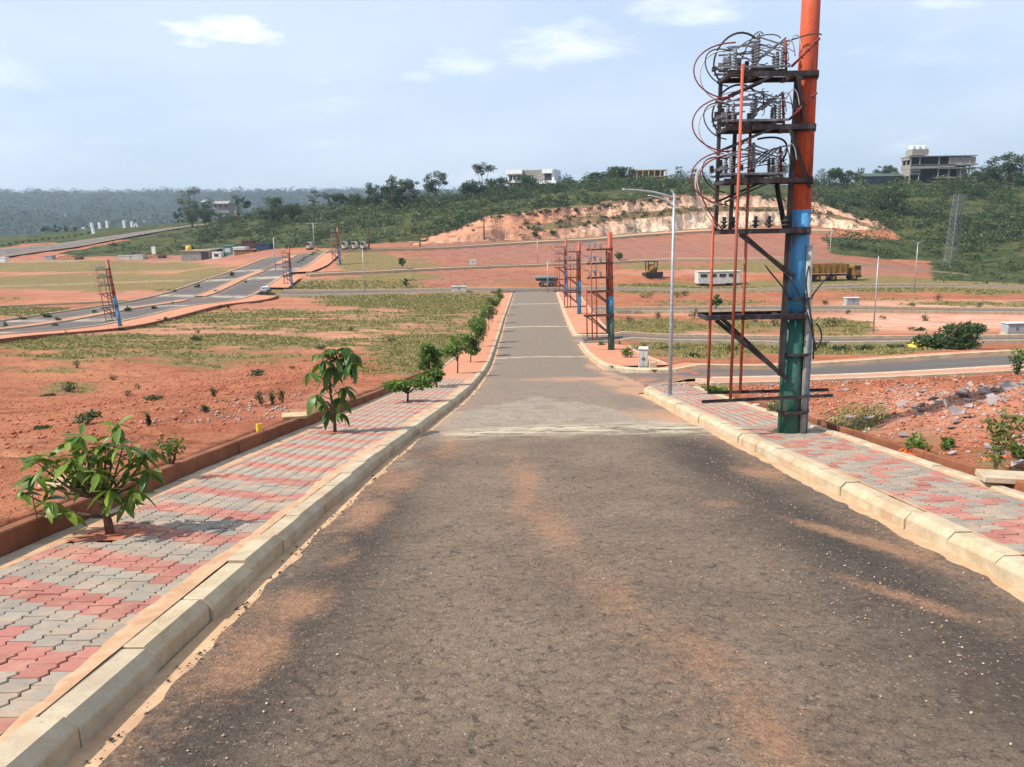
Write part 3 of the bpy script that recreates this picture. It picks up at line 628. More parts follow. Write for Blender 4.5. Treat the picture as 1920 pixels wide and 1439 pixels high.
def kerb_line(name, pts, mat=None, w=.2, h=.17, step=.9, kind='structure', deep=.5):
    q = resample(pts, step); nrm = frame(q); x0, y0 = (q-nrm*w/2).T; x1, y1 = (q+nrm*w/2).T; z = GS(q[:, 0], q[:, 1]); m = len(q)
    z = z + .012*(fbm(q[:, 0]*.7, q[:, 1]*.7, 2)-.5)
    V = np.concatenate([np.stack([x0, y0, z-deep], 1), np.stack([x0, y0, z+h], 1), np.stack([x1, y1, z+h], 1), np.stack([x1, y1, z-deep], 1)])
    f = [(k, k+1, m+k+1, m+k) for k in range(m-1)] + [(m+k, m+k+1, 2*m+k+1, 2*m+k) for k in range(m-1)] + [(2*m+k, 2*m+k+1, 3*m+k+1, 3*m+k) for k in range(m-1)]
    f += [(0, m, 2*m, 3*m), (m-1, 4*m-1, 3*m-1, 2*m-1)]
    return mk(name, V, f, mat or MT['kerb'], kind=kind)
def offset(pts, d):
    q = resample(pts, 1.0); return (q+frame(q)*d)
drape('boulevard_lane', [(-40.4, 10), (-40.4, 152)], 1.6, MT['asphalt2'], .034)
for ya, yb in ((10, 98), (103, 130), (139, 150)):
    drape('median', [(-40.4, ya), (-40.4, yb)], 1.15, MT['dustpave'], .14)
    for xo in (-.62, .62): kerb_line('kerb', [(-40.4+xo, ya), (-40.4+xo, yb)], w=.16, h=.17)
for n, (pts, w) in ROADS.items():
    sf = None; df = None
    if n == 'side_1': df = lambda x, y: .9*np.exp(-((x-4)/2.5)**2)*np.exp(-((y-25.2)/2.4)**2)
    if n == 'hill_road': sf = lambda x, y: .15+0*x
    if n.startswith('boulevard'): sf = lambda x, y: .8*np.maximum.reduce([np.exp(-((y-c)/1.2)**2) for c in (58, 72, 88, 104, 120, 132)])
    drape('side_road' if not n.startswith('boul') else 'boulevard_lane', pts, w, MT['sand'] if n in ('cross_mid', 'cross_far') else MT['asphalt2'], dustfn=df, sandfn=sf)
    if n == 'side_1':
        q = resample([(6.2, 29.6), (11, 29.55), (40, 29.6), (75, 30)], 1); kerb_line('kerb', q)
        q = resample([(6.0, 23.2), (10, 23.4), (40, 23.5), (75, 24)], 1); kerb_line('kerb', q, h=.10)
        drape('pavement', [(5.6, 22.1), (10, 22.3), (40, 22.4), (75, 23)], 1.9, MT['dustpave'], .09, dustfn=None)
        kerb_line('kerb', [(5.6, 21.08), (10, 21.28), (40, 21.38), (75, 22)], mat=MT['kerb'], w=.14, h=.11)
        kerb_line('kerb', [(5.45, 20.9), (5.45, 23.1)], w=.16, h=.115)
        drape('pavement', [(5.4, 30.8), (11, 30.55), (40, 30.6), (75, 31)], 1.8, MT['dustpave'], .13)
    elif n == 'hill_road': pass
    else:
        for s in (-1, 1):
            q = offset(pts, s*(w/2+.1))
            if (n == 'boulevard_a' and q[0, 0] < -38) or (n == 'boulevard_b' and q[0, 0] > -42): continue
            if n == 'side_2': q = q[q[:, 0] > 6.9]
            if n == 'cross_near' and s > 0: q1 = q[q[:, 0] < XL(104)-2.2]; q2 = q[q[:, 0] > XR(104)+2.6]; kerb_line('kerb', q1); kerb_line('kerb', q2); continue
            kerb_line('kerb', q, w=.28 if n.startswith('cross') else .24, h=.2)
drape('pavement', [(-32.75, 10), (-32.75, 106)], 3.1, MT['dustpave'], .12); drape('pavement', [(-32.75, 111.6), (-32.75, 119.4)], 3.1, MT['dustpave'], .12); drape('pavement', [(-32.75, 125), (-32.75, 148)], 3.1, MT['dustpave'], .12)
kerb_line('kerb', [(-31.1, 10), (-31.1, 106)], w=.22, h=.17, mat=MT['mud_wall'])
# pale field kerbs on the far-left plots
for L in ([(0, 539), (150, 534), (380, 527), (440, 520)], [(0, 491), (180, 490), (340, 487), (400, 482)], [(0, 577), (120, 572), (240, 566)]):
    kerb_line('kerb', [hit(*p)[:2] for p in L], w=.3, h=.22)
for a, b in (((1525, 478), (1560, 478)), ):
    pass
# far pavements beside the right kerb (too far to tell the blocks apart)
def pave_strip(y0, y1, xa, xb, mat, name='pavement', zo=KH, step=.5):
    yy = np.arange(y0, y1+.01, step); m = len(yy); na = 5; u = np.linspace(0, 1, na)
    X = xa(yy)[:, None]*(1-u)+xb(yy)[:, None]*u; Y = np.repeat(yy[:, None], na, 1); x, y = X.ravel(), Y.ravel()
    z = P(y)+zo+.008*(fbm(x/.8, y/.8, 3)-.5)
    i = np.arange(m-1)[:, None]*na+np.arange(na-1)[None, :]; f = np.stack([i, i+1, i+na+1, i+na], 2).reshape(-1, 4)
    return mk(name, np.stack([x, y, z], 1), f, mat, kind='structure', smooth=True)
def kL(y): return XL(y)-.19
def kR(y): return XR(y)+.19
pave_strip(32.4, 49.2, kR, lambda y: XR(y)+2.6-1.2*sstep(46, 49.2, y)+ .5*np.exp(-((y-33)/1.)**2), MT['dustpave'], zo=KH-.012)
pave_strip(56.4, 104.6, kR, lambda y: XR(y)+2.6, MT['dustpave'], zo=KH-.012)
FARP = 26.0
pave_strip(FARP, 104.6, lambda y: XL(y)-PWL+.1, kL, MT['dustpave'], zo=KH-.012)

# ---- kerbs of the main road: one stone after another
def kerb_profile(side):   # x towards the pavement positive
    return [(0, -.25), (0, .10), (.006, .112), (.055, KH+.004), (.19, KH+.006), (.19, -.25)]
def build_kerb(name, fx, ys, lens, seed, label_kind='structure'):
    """fx(y)->(x, outward sign)"""
    r = random.Random(seed); root = bpy.data.objects.new(name, None); COL.objects.link(root); root['kind'] = 'structure'
    y = ys[0]
    while y < ys[1]:
        l = lens*r.uniform(.9, 1.1)*(1 if y < 45 else 1.8); y2 = min(y+l, ys[1])
        if y2-y < .15: break
        (xa, s), (xb, _) = fx(y), fx(y2); g = .006
        V = []; dz = r.uniform(-.009, .009); dx = r.uniform(-.012, .012)
        A = np.array([xa, y]); B = np.array([xb, y2]); t = (B-A)/np.linalg.norm(B-A); nrm = np.array([t[1], -t[0]])*s
        z0, z1 = float(P(y)), float(P(y2)); org = (xa, y, z0)
        for p, z in ((A+t*g, z0), (A+t*(g+.012), z0), (B-t*(g+.012), z1), (B-t*g, z1)):
            inset = .008 if (p is None) else 0
            V.append([(p[0]+nrm[0]*(w+dx)-org[0], p[1]+nrm[1]*(w+dx)-org[1], z+h+dz-org[2]) for w, h in kerb_profile(s)])
        for k in (0, 3): V[k] = [(a, b, c-.003 if j in (1, 2, 3, 4) else c) for j, (a, b, c) in enumerate(V[k])]
        n = 6; vv = [p for ringv in V for p in ringv]; f = []
        for k in range(3): f += [(k*n+j, k*n+(j+1) % n, (k+1)*n+(j+1) % n, (k+1)*n+j) for j in range(n)]
        f += [tuple(range(n-1, -1, -1)), tuple(range(3*n, 4*n))]
        if s < 0: f = [q[::-1] for q in f]
        mk('kerb_stone', vv, f, MT['kerb'], root, loc=org); y = y2
    return root
build_kerb('kerb', lambda y: (float(XL(y)), -1), (.4, 104.6), .74, 1)
build_kerb('kerb', lambda y: (float(XR(y)), 1), (.4, 20.6), .70, 2)
build_kerb('kerb', lambda y: (float(XR(y))+.5*float(sstep(36, 31, y))**2, 1), (32.2, 49.6), .8, 3)
build_kerb('kerb', lambda y: (float(XR(y)), 1), (56.0, 104.6), .9, 4)
def kerb_arc(pts, name='kerb'):
    """curved kerb stones round a corner"""
    root = bpy.data.objects.new(name, None); COL.objects.link(root); root['kind'] = 'structure'
    q = bez(*[(p[0], p[1], 0) for p in pts], n=7)
    for a, b in zip(q[:-1], q[1:]):
        t = (b-a).normalized(); nr = Vector((t.y, -t.x, 0)); za, zb = float(P(a.y)), float(P(b.y)); V = []
        for p, z in ((a+t*.006, za), (b-t*.006, zb)):
            V += [(p.x+nr.x*w-a.x, p.y+nr.y*w-a.y, z+h-za) for w, h in kerb_profile(1)]
        n = 6; f = [(j, (j+1) % n, n+(j+1) % n, n+j) for j in range(n)] + [tuple(range(n-1, -1, -1)), tuple(range(n, 2*n))]
        mk('kerb_stone', V, f, MT['kerb'], root, loc=(a.x, a.y, za))
xr = lambda y: float(XR(y))
kerb_arc([(xr(20.6), 20.6), (xr(20.6), 21.6), (4.3, 22.9), (6.0, 23.1)])
kerb_arc([(6.2, 29.75), (5.0, 29.8), (xr(32.2)+.5, 31.0), (xr(32.2)+.38, 32.2)])
kerb_arc([(xr(49.6), 49.6), (xr(50), 50.1), (5.4, 50.3), (6.9, 50.35)])
kerb_arc([(6.9, 54.95), (5.6, 55.0), (xr(55.4), 55.2), (xr(56), 56.0)])

# ---- interlocking block paving
def paver_mesh(name, L=.16, Wd=.16, h=.06, a=.012, g=.005, mat=None):
    # zigzag long sides (x = +-Wd/2, wavy along y), straight ends
    ysn = [-.5, -.3, -.2, 0, .2, .3, .5]; ysn = [-.5, -.25, 0, .25, .5]; off = [-1, 1, -1, 1, -1]
    right = [(Wd/2-g+a*o, L*t*(1-2*g/L)) for t, o in zip(ysn, off)]; left = [(-Wd/2+g+a*o, L*t*(1-2*g/L)) for t, o in zip(ysn, off)]
    out = right + left[::-1]; n = len(out); b = .004
    cxm = 0
    V = [(x, y, -h) for x, y in out] + [(x, y, -b) for x, y in out] + [(x-math.copysign(b, x), y-math.copysign(b, y)*(1 if abs(y) > L*.4 else 0), 0) for x, y in out]
    f = [(k, (k+1) % n, n+(k+1) % n, n+k) for k in range(n)] + [(n+k, n+(k+1) % n, 2*n+(k+1) % n, 2*n+k) for k in range(n)]
    # top as quads between the two sides
    f += [(2*n+k, 2*n+k+1, 2*n+n-2-k, 2*n+n-1-k) for k in range(4)]
    me = bpy.data.meshes.new(name); me.from_pydata(V, [], f); me.update(); me.materials.append(mat); return me
PM = [paver_mesh('paver', mat=MT['paver_grey']), paver_mesh('paver', mat=MT['paver_pink'])]
def lay_pavers(xa, xb, y0, y1, nobj, seed, rows_pink, skip=None):
    """blocks in columns along y; first nobj (nearest) are objects, the rest one mesh each colour"""
    r = random.Random(seed); root = bpy.data.objects.new('pavement', None); COL.objects.link(root); root['kind'] = 'structure'
    cells = []
    for k in range(int((y1-y0)/.16)+1):
        for c in range(14):
            off = .08 if c % 2 else 0; yc = y0+k*.16+off; x = xa(yc)+.085+c*.16
            if x+.07 > xb(yc): break
            if skip and skip(x, yc): continue
            pk = rows_pink(k, c); 
            if r.random() < .012: pk = 1-pk
            cells.append((yc, x, pk))
    q = proj(np.array([(x, y, float(P(y))+KH) for y, x, _ in cells])); vis = (q[:, 0] > -40) & (q[:, 0] < 1960) & (q[:, 1] < 1480) & (q[:, 2] > .5)
    order = list(np.argsort([c[0] for c in cells])); objs = set([i for i in order if vis[i]][:nobj]); rest = [[], []]; slope = lambda y: math.atan((float(P(y+.1))-float(P(y-.1)))/.2)
    for i in order:
        y, x, pk = cells[i]; dx = (float(xa(y+.1))-float(xa(y-.1)))/.2; rot = (slope(y)+r.uniform(-.02, .02), r.uniform(-.024, .024), -math.atan(dx)+r.uniform(-.012, .012)); loc = (x, y, float(P(y))+KH+r.uniform(-.005, .004))
        if i in objs: inst(PM[pk], 'paver', root, loc, rot)
        else:
            me = PM[pk]; co = np.empty(len(me.vertices)*3); me.vertices.foreach_get('co', co); co = co.reshape(-1, 3)
            R_ = np.array(__import__('mathutils').Euler(rot).to_matrix()); rest[pk].append(co @ R_.T + np.array(loc))
    for pk in (0, 1):
        if not rest[pk]: continue
        fl = [list(p.vertices) for p in PM[pk].polygons]; n = len(PM[pk].vertices); base = np.array(fl)
        F_ = np.concatenate([base+n*k for k in range(len(rest[pk]))]); o = mk('paver_field', np.concatenate(rest[pk]), F_, MT['paver_pink' if pk else 'paver_grey'], root, kind='stuff')
    return root
LXA = lambda y: XL(y)-PWL+.27
TREE_PITS = []      # filled with (x, y) of saplings standing in the paving
for px_, py_ in ((208, 1003), (628, 812)):
    TREE_PITS.append(hit(px_, py_, PAV))
pit = lambda x, y: any(abs(x-t[0]+.06) < (.26 if t[1] < 8 else .17) and abs(y-t[1]) < .17 for t in TREE_PITS)
lay_pavers(LXA, lambda y: XL(y)-.22, 1.0, FARP, 300, 11, lambda k, c: 1 if (k+(c*3//7)) % 5 < 2 else 0, pit)
rp = random.Random(5)
RXB = lambda y: XR(y)+1.5-.14
lay_pavers(lambda y: XR(y)+.21, RXB, 1.0, 21.5, 300, 12, lambda k, c: 1 if ((k//2*7 + c//2*3 + (k*c) % 3) % 5) < 2 else 0, lambda x, y: y > 19.2 and y > 22-.0*x or (x-4.32)**2+(y-12.1)**2 < .05)
pave_strip(.8, FARP+.2, lambda y: XL(y)-PWL+.08, kL, MT['sandbed'], 'paving_bed', zo=KH-.016)
pave_strip(.8, 21.6, kR, lambda y: XR(y)+1.5-.1, MT['sandbed'], 'paving_bed', zo=KH-.016)

def sand_drift(fx, sgn, y0, y1, wmean, seed, zo=KH+.0035):
    yy = np.arange(y0, y1, .05); w = np.clip(wmean*(.15+1.7*fbm(yy*.9+seed, yy*0+seed, 4)) + .03*(fbm(yy*7, yy*0+seed, 2)-.5), .015, None); na = 5; u = np.linspace(0, 1, na)
    X = fx(yy)[:, None]+sgn*w[:, None]*u; Y = np.repeat(yy[:, None], na, 1); Z = P(Y)+zo+.006*(1-u)*fbm(X*6, Y*6, 2)-.004*(u > .9)
    n = len(yy); k = np.arange(n-1)[:, None]*na+np.arange(na-1)[None, :]; f = np.stack([k, k+1, k+na+1, k+na], 2).reshape(-1, 4)
    mk('sand_drift', np.stack([X.ravel(), Y.ravel(), Z.ravel()], 1), f if sgn > 0 else f[:, ::-1], MT['sand'], kind='structure', smooth=True)
sand_drift(lambda y: XL(y)-.185, -1, 2.4, FARP, .12, 3); sand_drift(lambda y: XL(y)-PWL+.235, 1, 2.4, FARP, .11, 9)
sand_drift(lambda y: XR(y)+.185, 1, 3, 21, .07, 14); sand_drift(lambda y: XR(y)+1.5-.14, -1, 3, 21, .05, 21)
# concrete edging strips outside the paving
def edging(name, fx, y0, y1, w, top, seg, mat, bottom=-.3, jig=.006, label=None, cat=None, part='edging_stone'):
    root = bpy.data.objects.new(name, None); COL.objects.link(root)
    if label: tag(root, label, cat); org0 = (float(fx(y0)), y0, float(P(y0))+top+bottom); root.location = org0
    else: root['kind'] = 'structure'; org0 = (0, 0, 0)
    y = y0; r = random.Random(len(name)+int(y0*10))
    while y < y1-.05:
        y2 = min(y+seg*r.uniform(.85, 1.15), y1); n = max(2, int((y2-y)/.25)+1); yy = np.linspace(y+.004, y2-.004, n); V = []; jx = r.uniform(-jig, jig); jz = r.uniform(-jig, jig)
        for q in yy:
            x = float(fx(q))+jx; z = float(P(q))+top+jz + .01*(float(fbm(np.array(q*2.), np.array(3.), 2))-.5)*(1 if jig > .004 else 0)
            V += [(x-w/2-org0[0], q-org0[1], z+bottom-org0[2]), (x-w/2-org0[0], q-org0[1], z-.012-org0[2]), (x-w/2+.014-org0[0], q-org0[1], z-org0[2]), (x+w/2-.014-org0[0], q-org0[1], z-org0[2]), (x+w/2-org0[0], q-org0[1], z-.012-org0[2]), (x+w/2-org0[0], q-org0[1], z+bottom-org0[2])]
        f = [(k*6+j, (k+1)*6+j, (k+1)*6+(j+1) % 6, k*6+(j+1) % 6) for k in range(n-1) for j in range(6)] + [(0, 1, 2, 3, 4, 5), tuple((n-1)*6+j for j in (5, 4, 3, 2, 1, 0))]
        mk(part, V, [t[::-1] for t in f], mat, root); y = y2
    return root
edging('pavement_edging', lambda y: XL(y)-PWL+.17, 1.6, 60, .14, KH+.012, 1.0, MT['concrete'])
edging('retaining_wall', lambda y: XL(y)-PWL+.03, 1.2, 31, .13, KH+.185, 3.0, MT['mud_wall'], bottom=-.5, jig=.012, label='low mud-stained brown wall holding back the red earth along the striped paving', cat='wall', part='wall_panel')
edging('pavement_edging', lambda y: XR(y)+1.5-.08, 1.6, 20.8, .13, KH+.03, 1.0, MT['concrete'])
edging('pavement_edging', lambda y: XR(y)+1.5+.10, 1.6, 18.5, .07, KH+.10, 2.0, MT['mud_wall'], bottom=-.4)
edging('pavement_edging', lambda y: XR(y)+2.66, 33.0, 46, .13, KH+.02, 1.5, MT['concrete'])
edging('pavement_edging', lambda y: XR(y)+2.66, 57.0, 104, .14, KH+.02, 3, MT['concrete'])

# ---- excavated bank beyond the upper road
def build_cut():
    cols = []; n = 260; pxs = np.linspace(CUT[0][0], CUT[-1][0], n); C_ = np.array(CUT); I = lambda k: np.interp(pxs, C_[:, 0], C_[:, k])
    yb = I(2); rows = []; 
    spec = [(1, 0., 1), (3, 1.6, 8), (4, 6.5, 5), (5, 8.8, 7)]; prev = None; wh = []; gr = []
    keys = []
    for k, dy, m in spec:
        pyv = I(k); keys.append(np.array([at_y(a, b, c+dy) for a, b, c in zip(pxs, pyv, yb)]))
    keys.append(keys[-1]+np.array([0, 5.5, .4])); keys.append(keys[-1]+np.array([0, 6, -5]))
    white = I(6)
    low = keys[0].copy(); low[:, 2] -= 1.5; low[:, 1] -= 1.2
    seq = [(low, keys[0], 2, lambda t: white*.5, 0.1), (keys[0], keys[1], 9, lambda t: white, 0.), (keys[1], keys[2], 6, lambda t: white*.35, .75), (keys[2], keys[3], 7, lambda t: white*.55, .1), (keys[3], keys[4], 5, lambda t: white*.2, .8), (keys[4], keys[5], 2, lambda t: white*0, .8)]
    R_, Wt, Gr = [], [], []
    for a, b, m, wf, g in seq:
        for j in range(m):
            t = j/m; R_.append(a*(1-t)+b*t); Wt.append(wf(t)); Gr.append(np.full(n, g if 0.05 < t < .95 or g < .2 else g*.6))
    V = np.array(R_); m = len(R_)
    x, y, z = V[..., 0], V[..., 1], V[..., 2]
    y = y + 1.9*(fbm(x/1.3, z/7+4, 4)-.5) + 2.6*(fbm(x/7, z/5+1, 3)-.5); z = z + 1.5*(fbm(x/5+5, y/4, 4)-.5)*np.clip(np.arange(m)/4, 0, 1)[:, None]
    i = np.arange(m-1)[:, None]*n+np.arange(n-1)[None, :]; f = np.stack([i, i+1, i+n+1, i+n], 2).reshape(-1, 4)
    gl = np.array(Gr); pxg = np.repeat(pxs[None, :], m, 0); gl = np.clip(gl*np.where(pxg < 990, .35, 1) + .8*(fbm(x/6+2, y/3+z/2, 4)-.5), 0, 1)
    global CUTV; CUTV = np.stack([x, y, z], 2)
    mk('cut_bank', np.stack([x.ravel(), y.ravel(), z.ravel()], 1), f, MT['cliff'], kind='structure', attrs=dict(white=np.array(Wt).ravel(), grass=gl.ravel()))
build_cut()

# ================================================================== OBJECTS
V3 = lambda *a: tuple(float(k) for k in a)
def ins_mesh(name, mat, h=.26, r=.04, sheds=5, n=9):
    pr = [(.018, 0), (.022, .01)]; 
    for k in range(sheds):
        z = .02+(h-.05)*k/sheds; dz = (h-.05)/sheds; pr += [(.02, z), (r, z+dz*.25), (r*.8, z+dz*.42), (.022, z+dz*.6)]
    pr += [(.024, h-.03), (.02, h)]
    o = MB().lathe((0, 0, 0), pr, n); me = bpy.data.meshes.new(name); me.from_pydata(o.v, [], o.f); me.update(); me.materials.append(mat)
    me.polygons.foreach_set('use_smooth', [True]*len(me.polygons)); return me
INS = ins_mesh('insulator', MT['porcelain'], .27, .036, 6); INS_T = ins_mesh('insulator', MT['porcelain'], .38, .042, 8); INS_F = ins_mesh('insulator', MT['polymer'], .15, .055, 2, 10)
INS_L = ins_mesh('insulator', MT['porcelain'], .27, .05, 2, 6)

def electricity_pole(label, base, detail=True, height=8.4, lean=0, group='painted electricity poles carrying switchgear', scale=1., rz=0, dark_mid=False, green=True):
    T = thing('electricity_pole', label, 'electricity pole', base, rz, group); T.scale = (scale,)*3; T.rotation_euler = (0, lean, rz)
    n = 20 if detail else 12; R0, R1 = .178, .112
    rr = lambda z: R0+(R1-R0)*z/8.4
    def sect(name, z0, z1, mat, e=0.):
        MB().tube([(0, 0, z0), (0, 0, (z0+z1)/2), (0, 0, z1)], [rr(z0)+e, rr((z0+z1)/2)+e, rr(z1)+e], n).build(name, mat, T, True)
    sect('pole_base', -.35, 1.86, MT['green' if green else 'blue']); zb = 3.42 if detail else 2.85; sect('pole_middle', 1.86, zb, MT['blue']); sect('pole_top', zb, height, MT['orange' if detail else 'orange_far'])
    if dark_mid: MB().bar((-.19, -.05, 1.0), (-.17, -.05, 3.9), .06, .10, up=(1, 0, 0)).build('channel_post', MT['steel_brown'], T)
    dk = MT['steel_dark'] if detail else MT['steel_brown']
    lv = [1.86, 3.12, 3.84, 4.58, 5.30]
    for k, z in enumerate(lv):
        L = 1.42 if k == 0 else (1.22 if k > 1 else 1.25)
        for s in (-1, 1):
            m = MB(); m.bar((-L, s*.26, z), (.07, s*.26, z), .010, .07); m.bar((-L, s*.26-s*.025, z+.031), (.07, s*.26-s*.025, z+.031), .045, .008); m.bar((-L, s*.26-s*.025, z-.031), (.07, s*.26-s*.025, z-.031), .045, .008)
            m.build('platform_beam', dk, T)
        for x in ((-L+.03, -.82, -.26) if detail else (-L+.03, -.3)):
            MB().box((x, 0, z-.012), (.06, .6, .05)).build('cross_member', dk, T)
        MB().tube([(0, 0, z-.05), (0, 0, z+.05)], rr(z)+.014, n).build('clamp_band', MT['steel_dark'], T)
        MB().box((-.03, -.215, z-.01), (.22, .05, .10)).build('bracket', dk, T)
    # braces
    br = [((-.98, -.25, 3.06), (-.12, -.2, 2.42)), ((-.80, .25, 3.06), (-.05, .22, 2.42)), ((-1.28, -.22, 1.80), (-.16, -.2, .88)), ((-1.10, .24, 1.80), (-.12, .2, .88)),
          ((-.26, -.29, 5.26), (-.10, -.2, 4.62)), ((-.34, -.29, 4.55), (.02, -.21, 3.72)), ((-.30, .28, 3.8), (-.16, .2, 3.1))]
    for a, b in (br if detail else br[:4]): MB().angle(a, b, .06, .008).build('brace', dk, T)
    MB().bar((-.24, -.18, .95), (-.20, -.16, 5.25), .05, .07, up=(1, 0, 0)).build('channel_post', dk, T)
    if detail:
        MB().bar((-1.18, .26, 3.1), (-1.18, .26, 5.28), .05, .05, up=(1, 0, 0)).build('channel_post', dk, T); MB().bar((-1.0, .12, 3.1), (-.98, .12, 4.56), .05, .05, up=(1, 0, 0)).build('channel_post', dk, T)
    # orange conduit pipes
    for x, y, z0, z1 in ((-1.03, -.33, .62, 5.42), (-1.26, .12, .70, 3.35), (-.73, .2, .60, 4.62)):
        MB().tube([(x, y, z0), (x, y, z1)], .023 if detail else .036, 10 if detail else 6).build('conduit_pipe', MT['pipe_orange' if detail else 'orange_far'], T, True)
    # loose cross-arms low on the pole
    for s in (-1, 1):
        MB().angle((-1.34+.1*s, s*.23, .58+.02*s), (.62+.05*s, s*.21, .62), .04, .007).build('cross_arm', MT['steel_dark'], T)
    if detail:
        MB().tube([(.155, -.16, -.05), (.15, -.16, 1.6), (.11, -.15, 2.9)], .045, 12).build('grey_conduit', MT['conduit_grey'], T, True)
        MB().tube([(.215, -.09, -.05), (.21, -.09, 1.8)], .04, 12).build('blue_conduit', MT['blue'], T, True)
        for z in (.35, 1.25, 2.1): MB().tube([(0.02, -.02, z), (0.02, -.02, z+.035)], .262-.02*z, 18).build('strap', MT['steel_dark'], T)
        for p in ([(.10, -.2, 2.6), (-.05, -.3, 2.2), (.20, -.35, 1.9), (.24, -.2, 1.2)], [(-.30, -.25, 2.55), (-.1, -.32, 2.3), (.1, -.32, 1.95), (.26, -.22, 1.35)], [(.16, -.22, 2.15), (.30, -.25, 2.4), (.42, -.2, 2.45), (.45, -.18, 2.5)], [(-.55, -.2, 2.62), (-.4, -.25, 2.4), (-.25, -.25, 2.3), (-.18, -.22, 2.1)], [(.24, -.24, 1.75), (.38, -.28, 1.6), (.32, -.26, 1.4), (.22, -.22, 1.3)]):
            MB().tube(bez(*p), .012, 6).build('cable', MT['cable_black'], T, True)
    # switchgear on the three upper levels
    for k, z in enumerate(lv[2:]):
        top = z+.05
        ph = (-.26, .02, .28) if detail else (-.24, .0, .24)
        for j, y in enumerate(ph):
            xs_ = ((-1.12, .02), (-.80+.05*j, .10), (-.46+.03*j, .02)) if detail else ((-1.1, 0), (-.8, .05), (-.5, 0))
            for i, (x, dz) in enumerate(xs_):
                inst((INS_T if (i == 1 and k != 1) else INS) if detail else INS_L, 'insulator', T, (x, y, top+dz), (0, random.uniform(-.04, .04), 0), (1, 1, 1))
            if detail:
                MB().box((-.80, y, top+.045), (.95, .035, .03)).build('switch_base', MT['steel_dark'] if j == 1 else MT['galv_dark'], T)
                MB().bar((-1.22, y, top+.31), (-.72, y, top+.33+.12*(j == 1)), .012, .022).build('switch_blade', MT['galv_dark'], T)
                MB().bar((-.84, y-.03, top+.44), (-.40, y-.03, top+.30), .010, .02).build('switch_blade', MT['galv_dark'], T)
                MB().tube([(-.72, y, top+.18), (-.42, y, top+.42)], .014, 8).build('fuse_tube', MT['porcelain'], T, True)
                MB().tube(bez((-.38, y, top+.32), (-.30, y, top+.52), (-.22, y, top+.5), (-.2, y-.05, top+.22)), .008, 5).build('jumper_wire', MT['conduit_grey'], T, True)
                MB().tube([(-1.30, y, top+.10), (-.95, y+.02, top+.17)], .011, 6).build('terminal_rod', MT['galv_dark'], T, True)
                MB().box((-1.25, y, top+.13), (.07, .035, .05)).build('terminal_clamp', MT['galv_dark'], T)
            else:
                MB().bar((-1.2, y, top+.3), (-.6, y, top+.34), .03, .04).build('switch_blade', MT['galv'], T)
        if detail:
            MB().box((-.74, .05, top+.02), (.30, .5, .045), rz=.12).build('mounting_plate', MT['steel_dark'], T)
            for a, b, r in (((-.34, -.1, top), (-.38, -.12, top+.42), .02), ((-.30, -.2, top+.05), (.04, -.3, top+.40), .018)):
                if k == 0 and r == .018: continue
                mm = MB().tube([a, b], r, 8); d = Vector(b)-Vector(a)
                for q in (.35, .6, .85): mm.lathe(Vector(a)+d*q, [(.02, -.012), (.042, 0), (.02, .014)], 8, axis=d)
                mm.build('surge_arrester', MT['cable_red'], T, True)
            if k == 2:
                MB().tube(bez((-.42, .0, top+.4), (-.2, -.1, top+.44), (.0, -.25, top+.52), (.06, -.3, top+.44)), .010, 6).build('jumper_wire', MT['cable_black'], T, True)
        if detail:
            rw = random.Random(90+k)
            for q in range(7):
                xa_, xb_ = rw.uniform(-1.3, -.6), rw.uniform(-.7, -.15); ya_, yb_ = rw.uniform(-.3, .3), rw.uniform(-.3, .3); za_, zb_ = top+rw.uniform(.05, .42), top+rw.uniform(.1, .5)
                MB().tube(bez((xa_, ya_, za_), (xa_+.1, ya_, za_+rw.uniform(-.1, .25)), (xb_-.1, yb_, zb_+rw.uniform(-.2, .2)), (xb_, yb_, zb_), n=8), rw.choice((.005, .006, .008)), 5).build('jumper_wire', MT[rw.choice(('cable_black', 'galv_dark', 'cable_black'))], T, True)
            for q in range(4): x_ = -1.28+.16*q; MB().box((x_, rw.uniform(-.3, .3), top+.12+.05*rw.random()), (.05, .06, rw.uniform(.06, .16))).build('bracket', MT['steel_dark'], T)
            for y_ in (-.33, .33): MB().bar((-1.22, y_, z-.30), (-.55, y_, z-.02), .03, .03).build('brace', MT['steel_dark'], T)
            MB().tube(bez((-1.18, -.28, z+.30), (-1.7, -.28, z+.48), (-1.62, -.28, z-.1), (-1.2, -.25, z-.16), n=14), .009, 6).build('cable', MT['cable_black'], T, True)
        # cable loops hanging out on the road side
        for y, mt, o in ((-.26, 'cable_red', .52), (.02, 'cable_white', .36), (.26, 'cable_black', .20)) if detail else ((-.1, 'cable_red', .40),):
            if mt == 'cable_black' and k == 0: 
                p = [(-.62, .2, z+.62), (-.25, .2, z+.7), (-.02, .2, z+.58), (-.28, .25, z+.22)]
            elif mt == 'cable_black': p = [(-.66, y, z+.56), (-1.05, y, z+.92), (-1.52, y, z+.25), (-1.16, y, z-.02)]
            else: p = [(-1.12, y, z+.42-.05*(o < .4)), (-1.22-o*1.25, y, z+.42), (-1.22-o*1.3, y, z-.25), (-1.16, y, z-.34)]
            MB().tube(bez(*p, n=16), .0105 if mt != 'cable_black' else .015, 6).build('cable', MT[mt], T, True)
    if detail:
        for y, mt in ((-.28, 'cable_red'), (-.05, 'cable_white')):
            MB().tube(bez((-1.2, y, 4.2), (-1.85, y, 4.1), (-1.55, y, 3.5), (-1.22, y, 3.15), n=16), .011, 6).build('cable', MT[mt], T, True)
        for x, y in ((-.72, -.2), (-.52, -.2), (-.28, -.2), (-1.1, .1), (-.95, .15)): inst(INS_F, 'insulator', T, (x, y, 3.165), (0, 0, 0), 1.15)
    return T
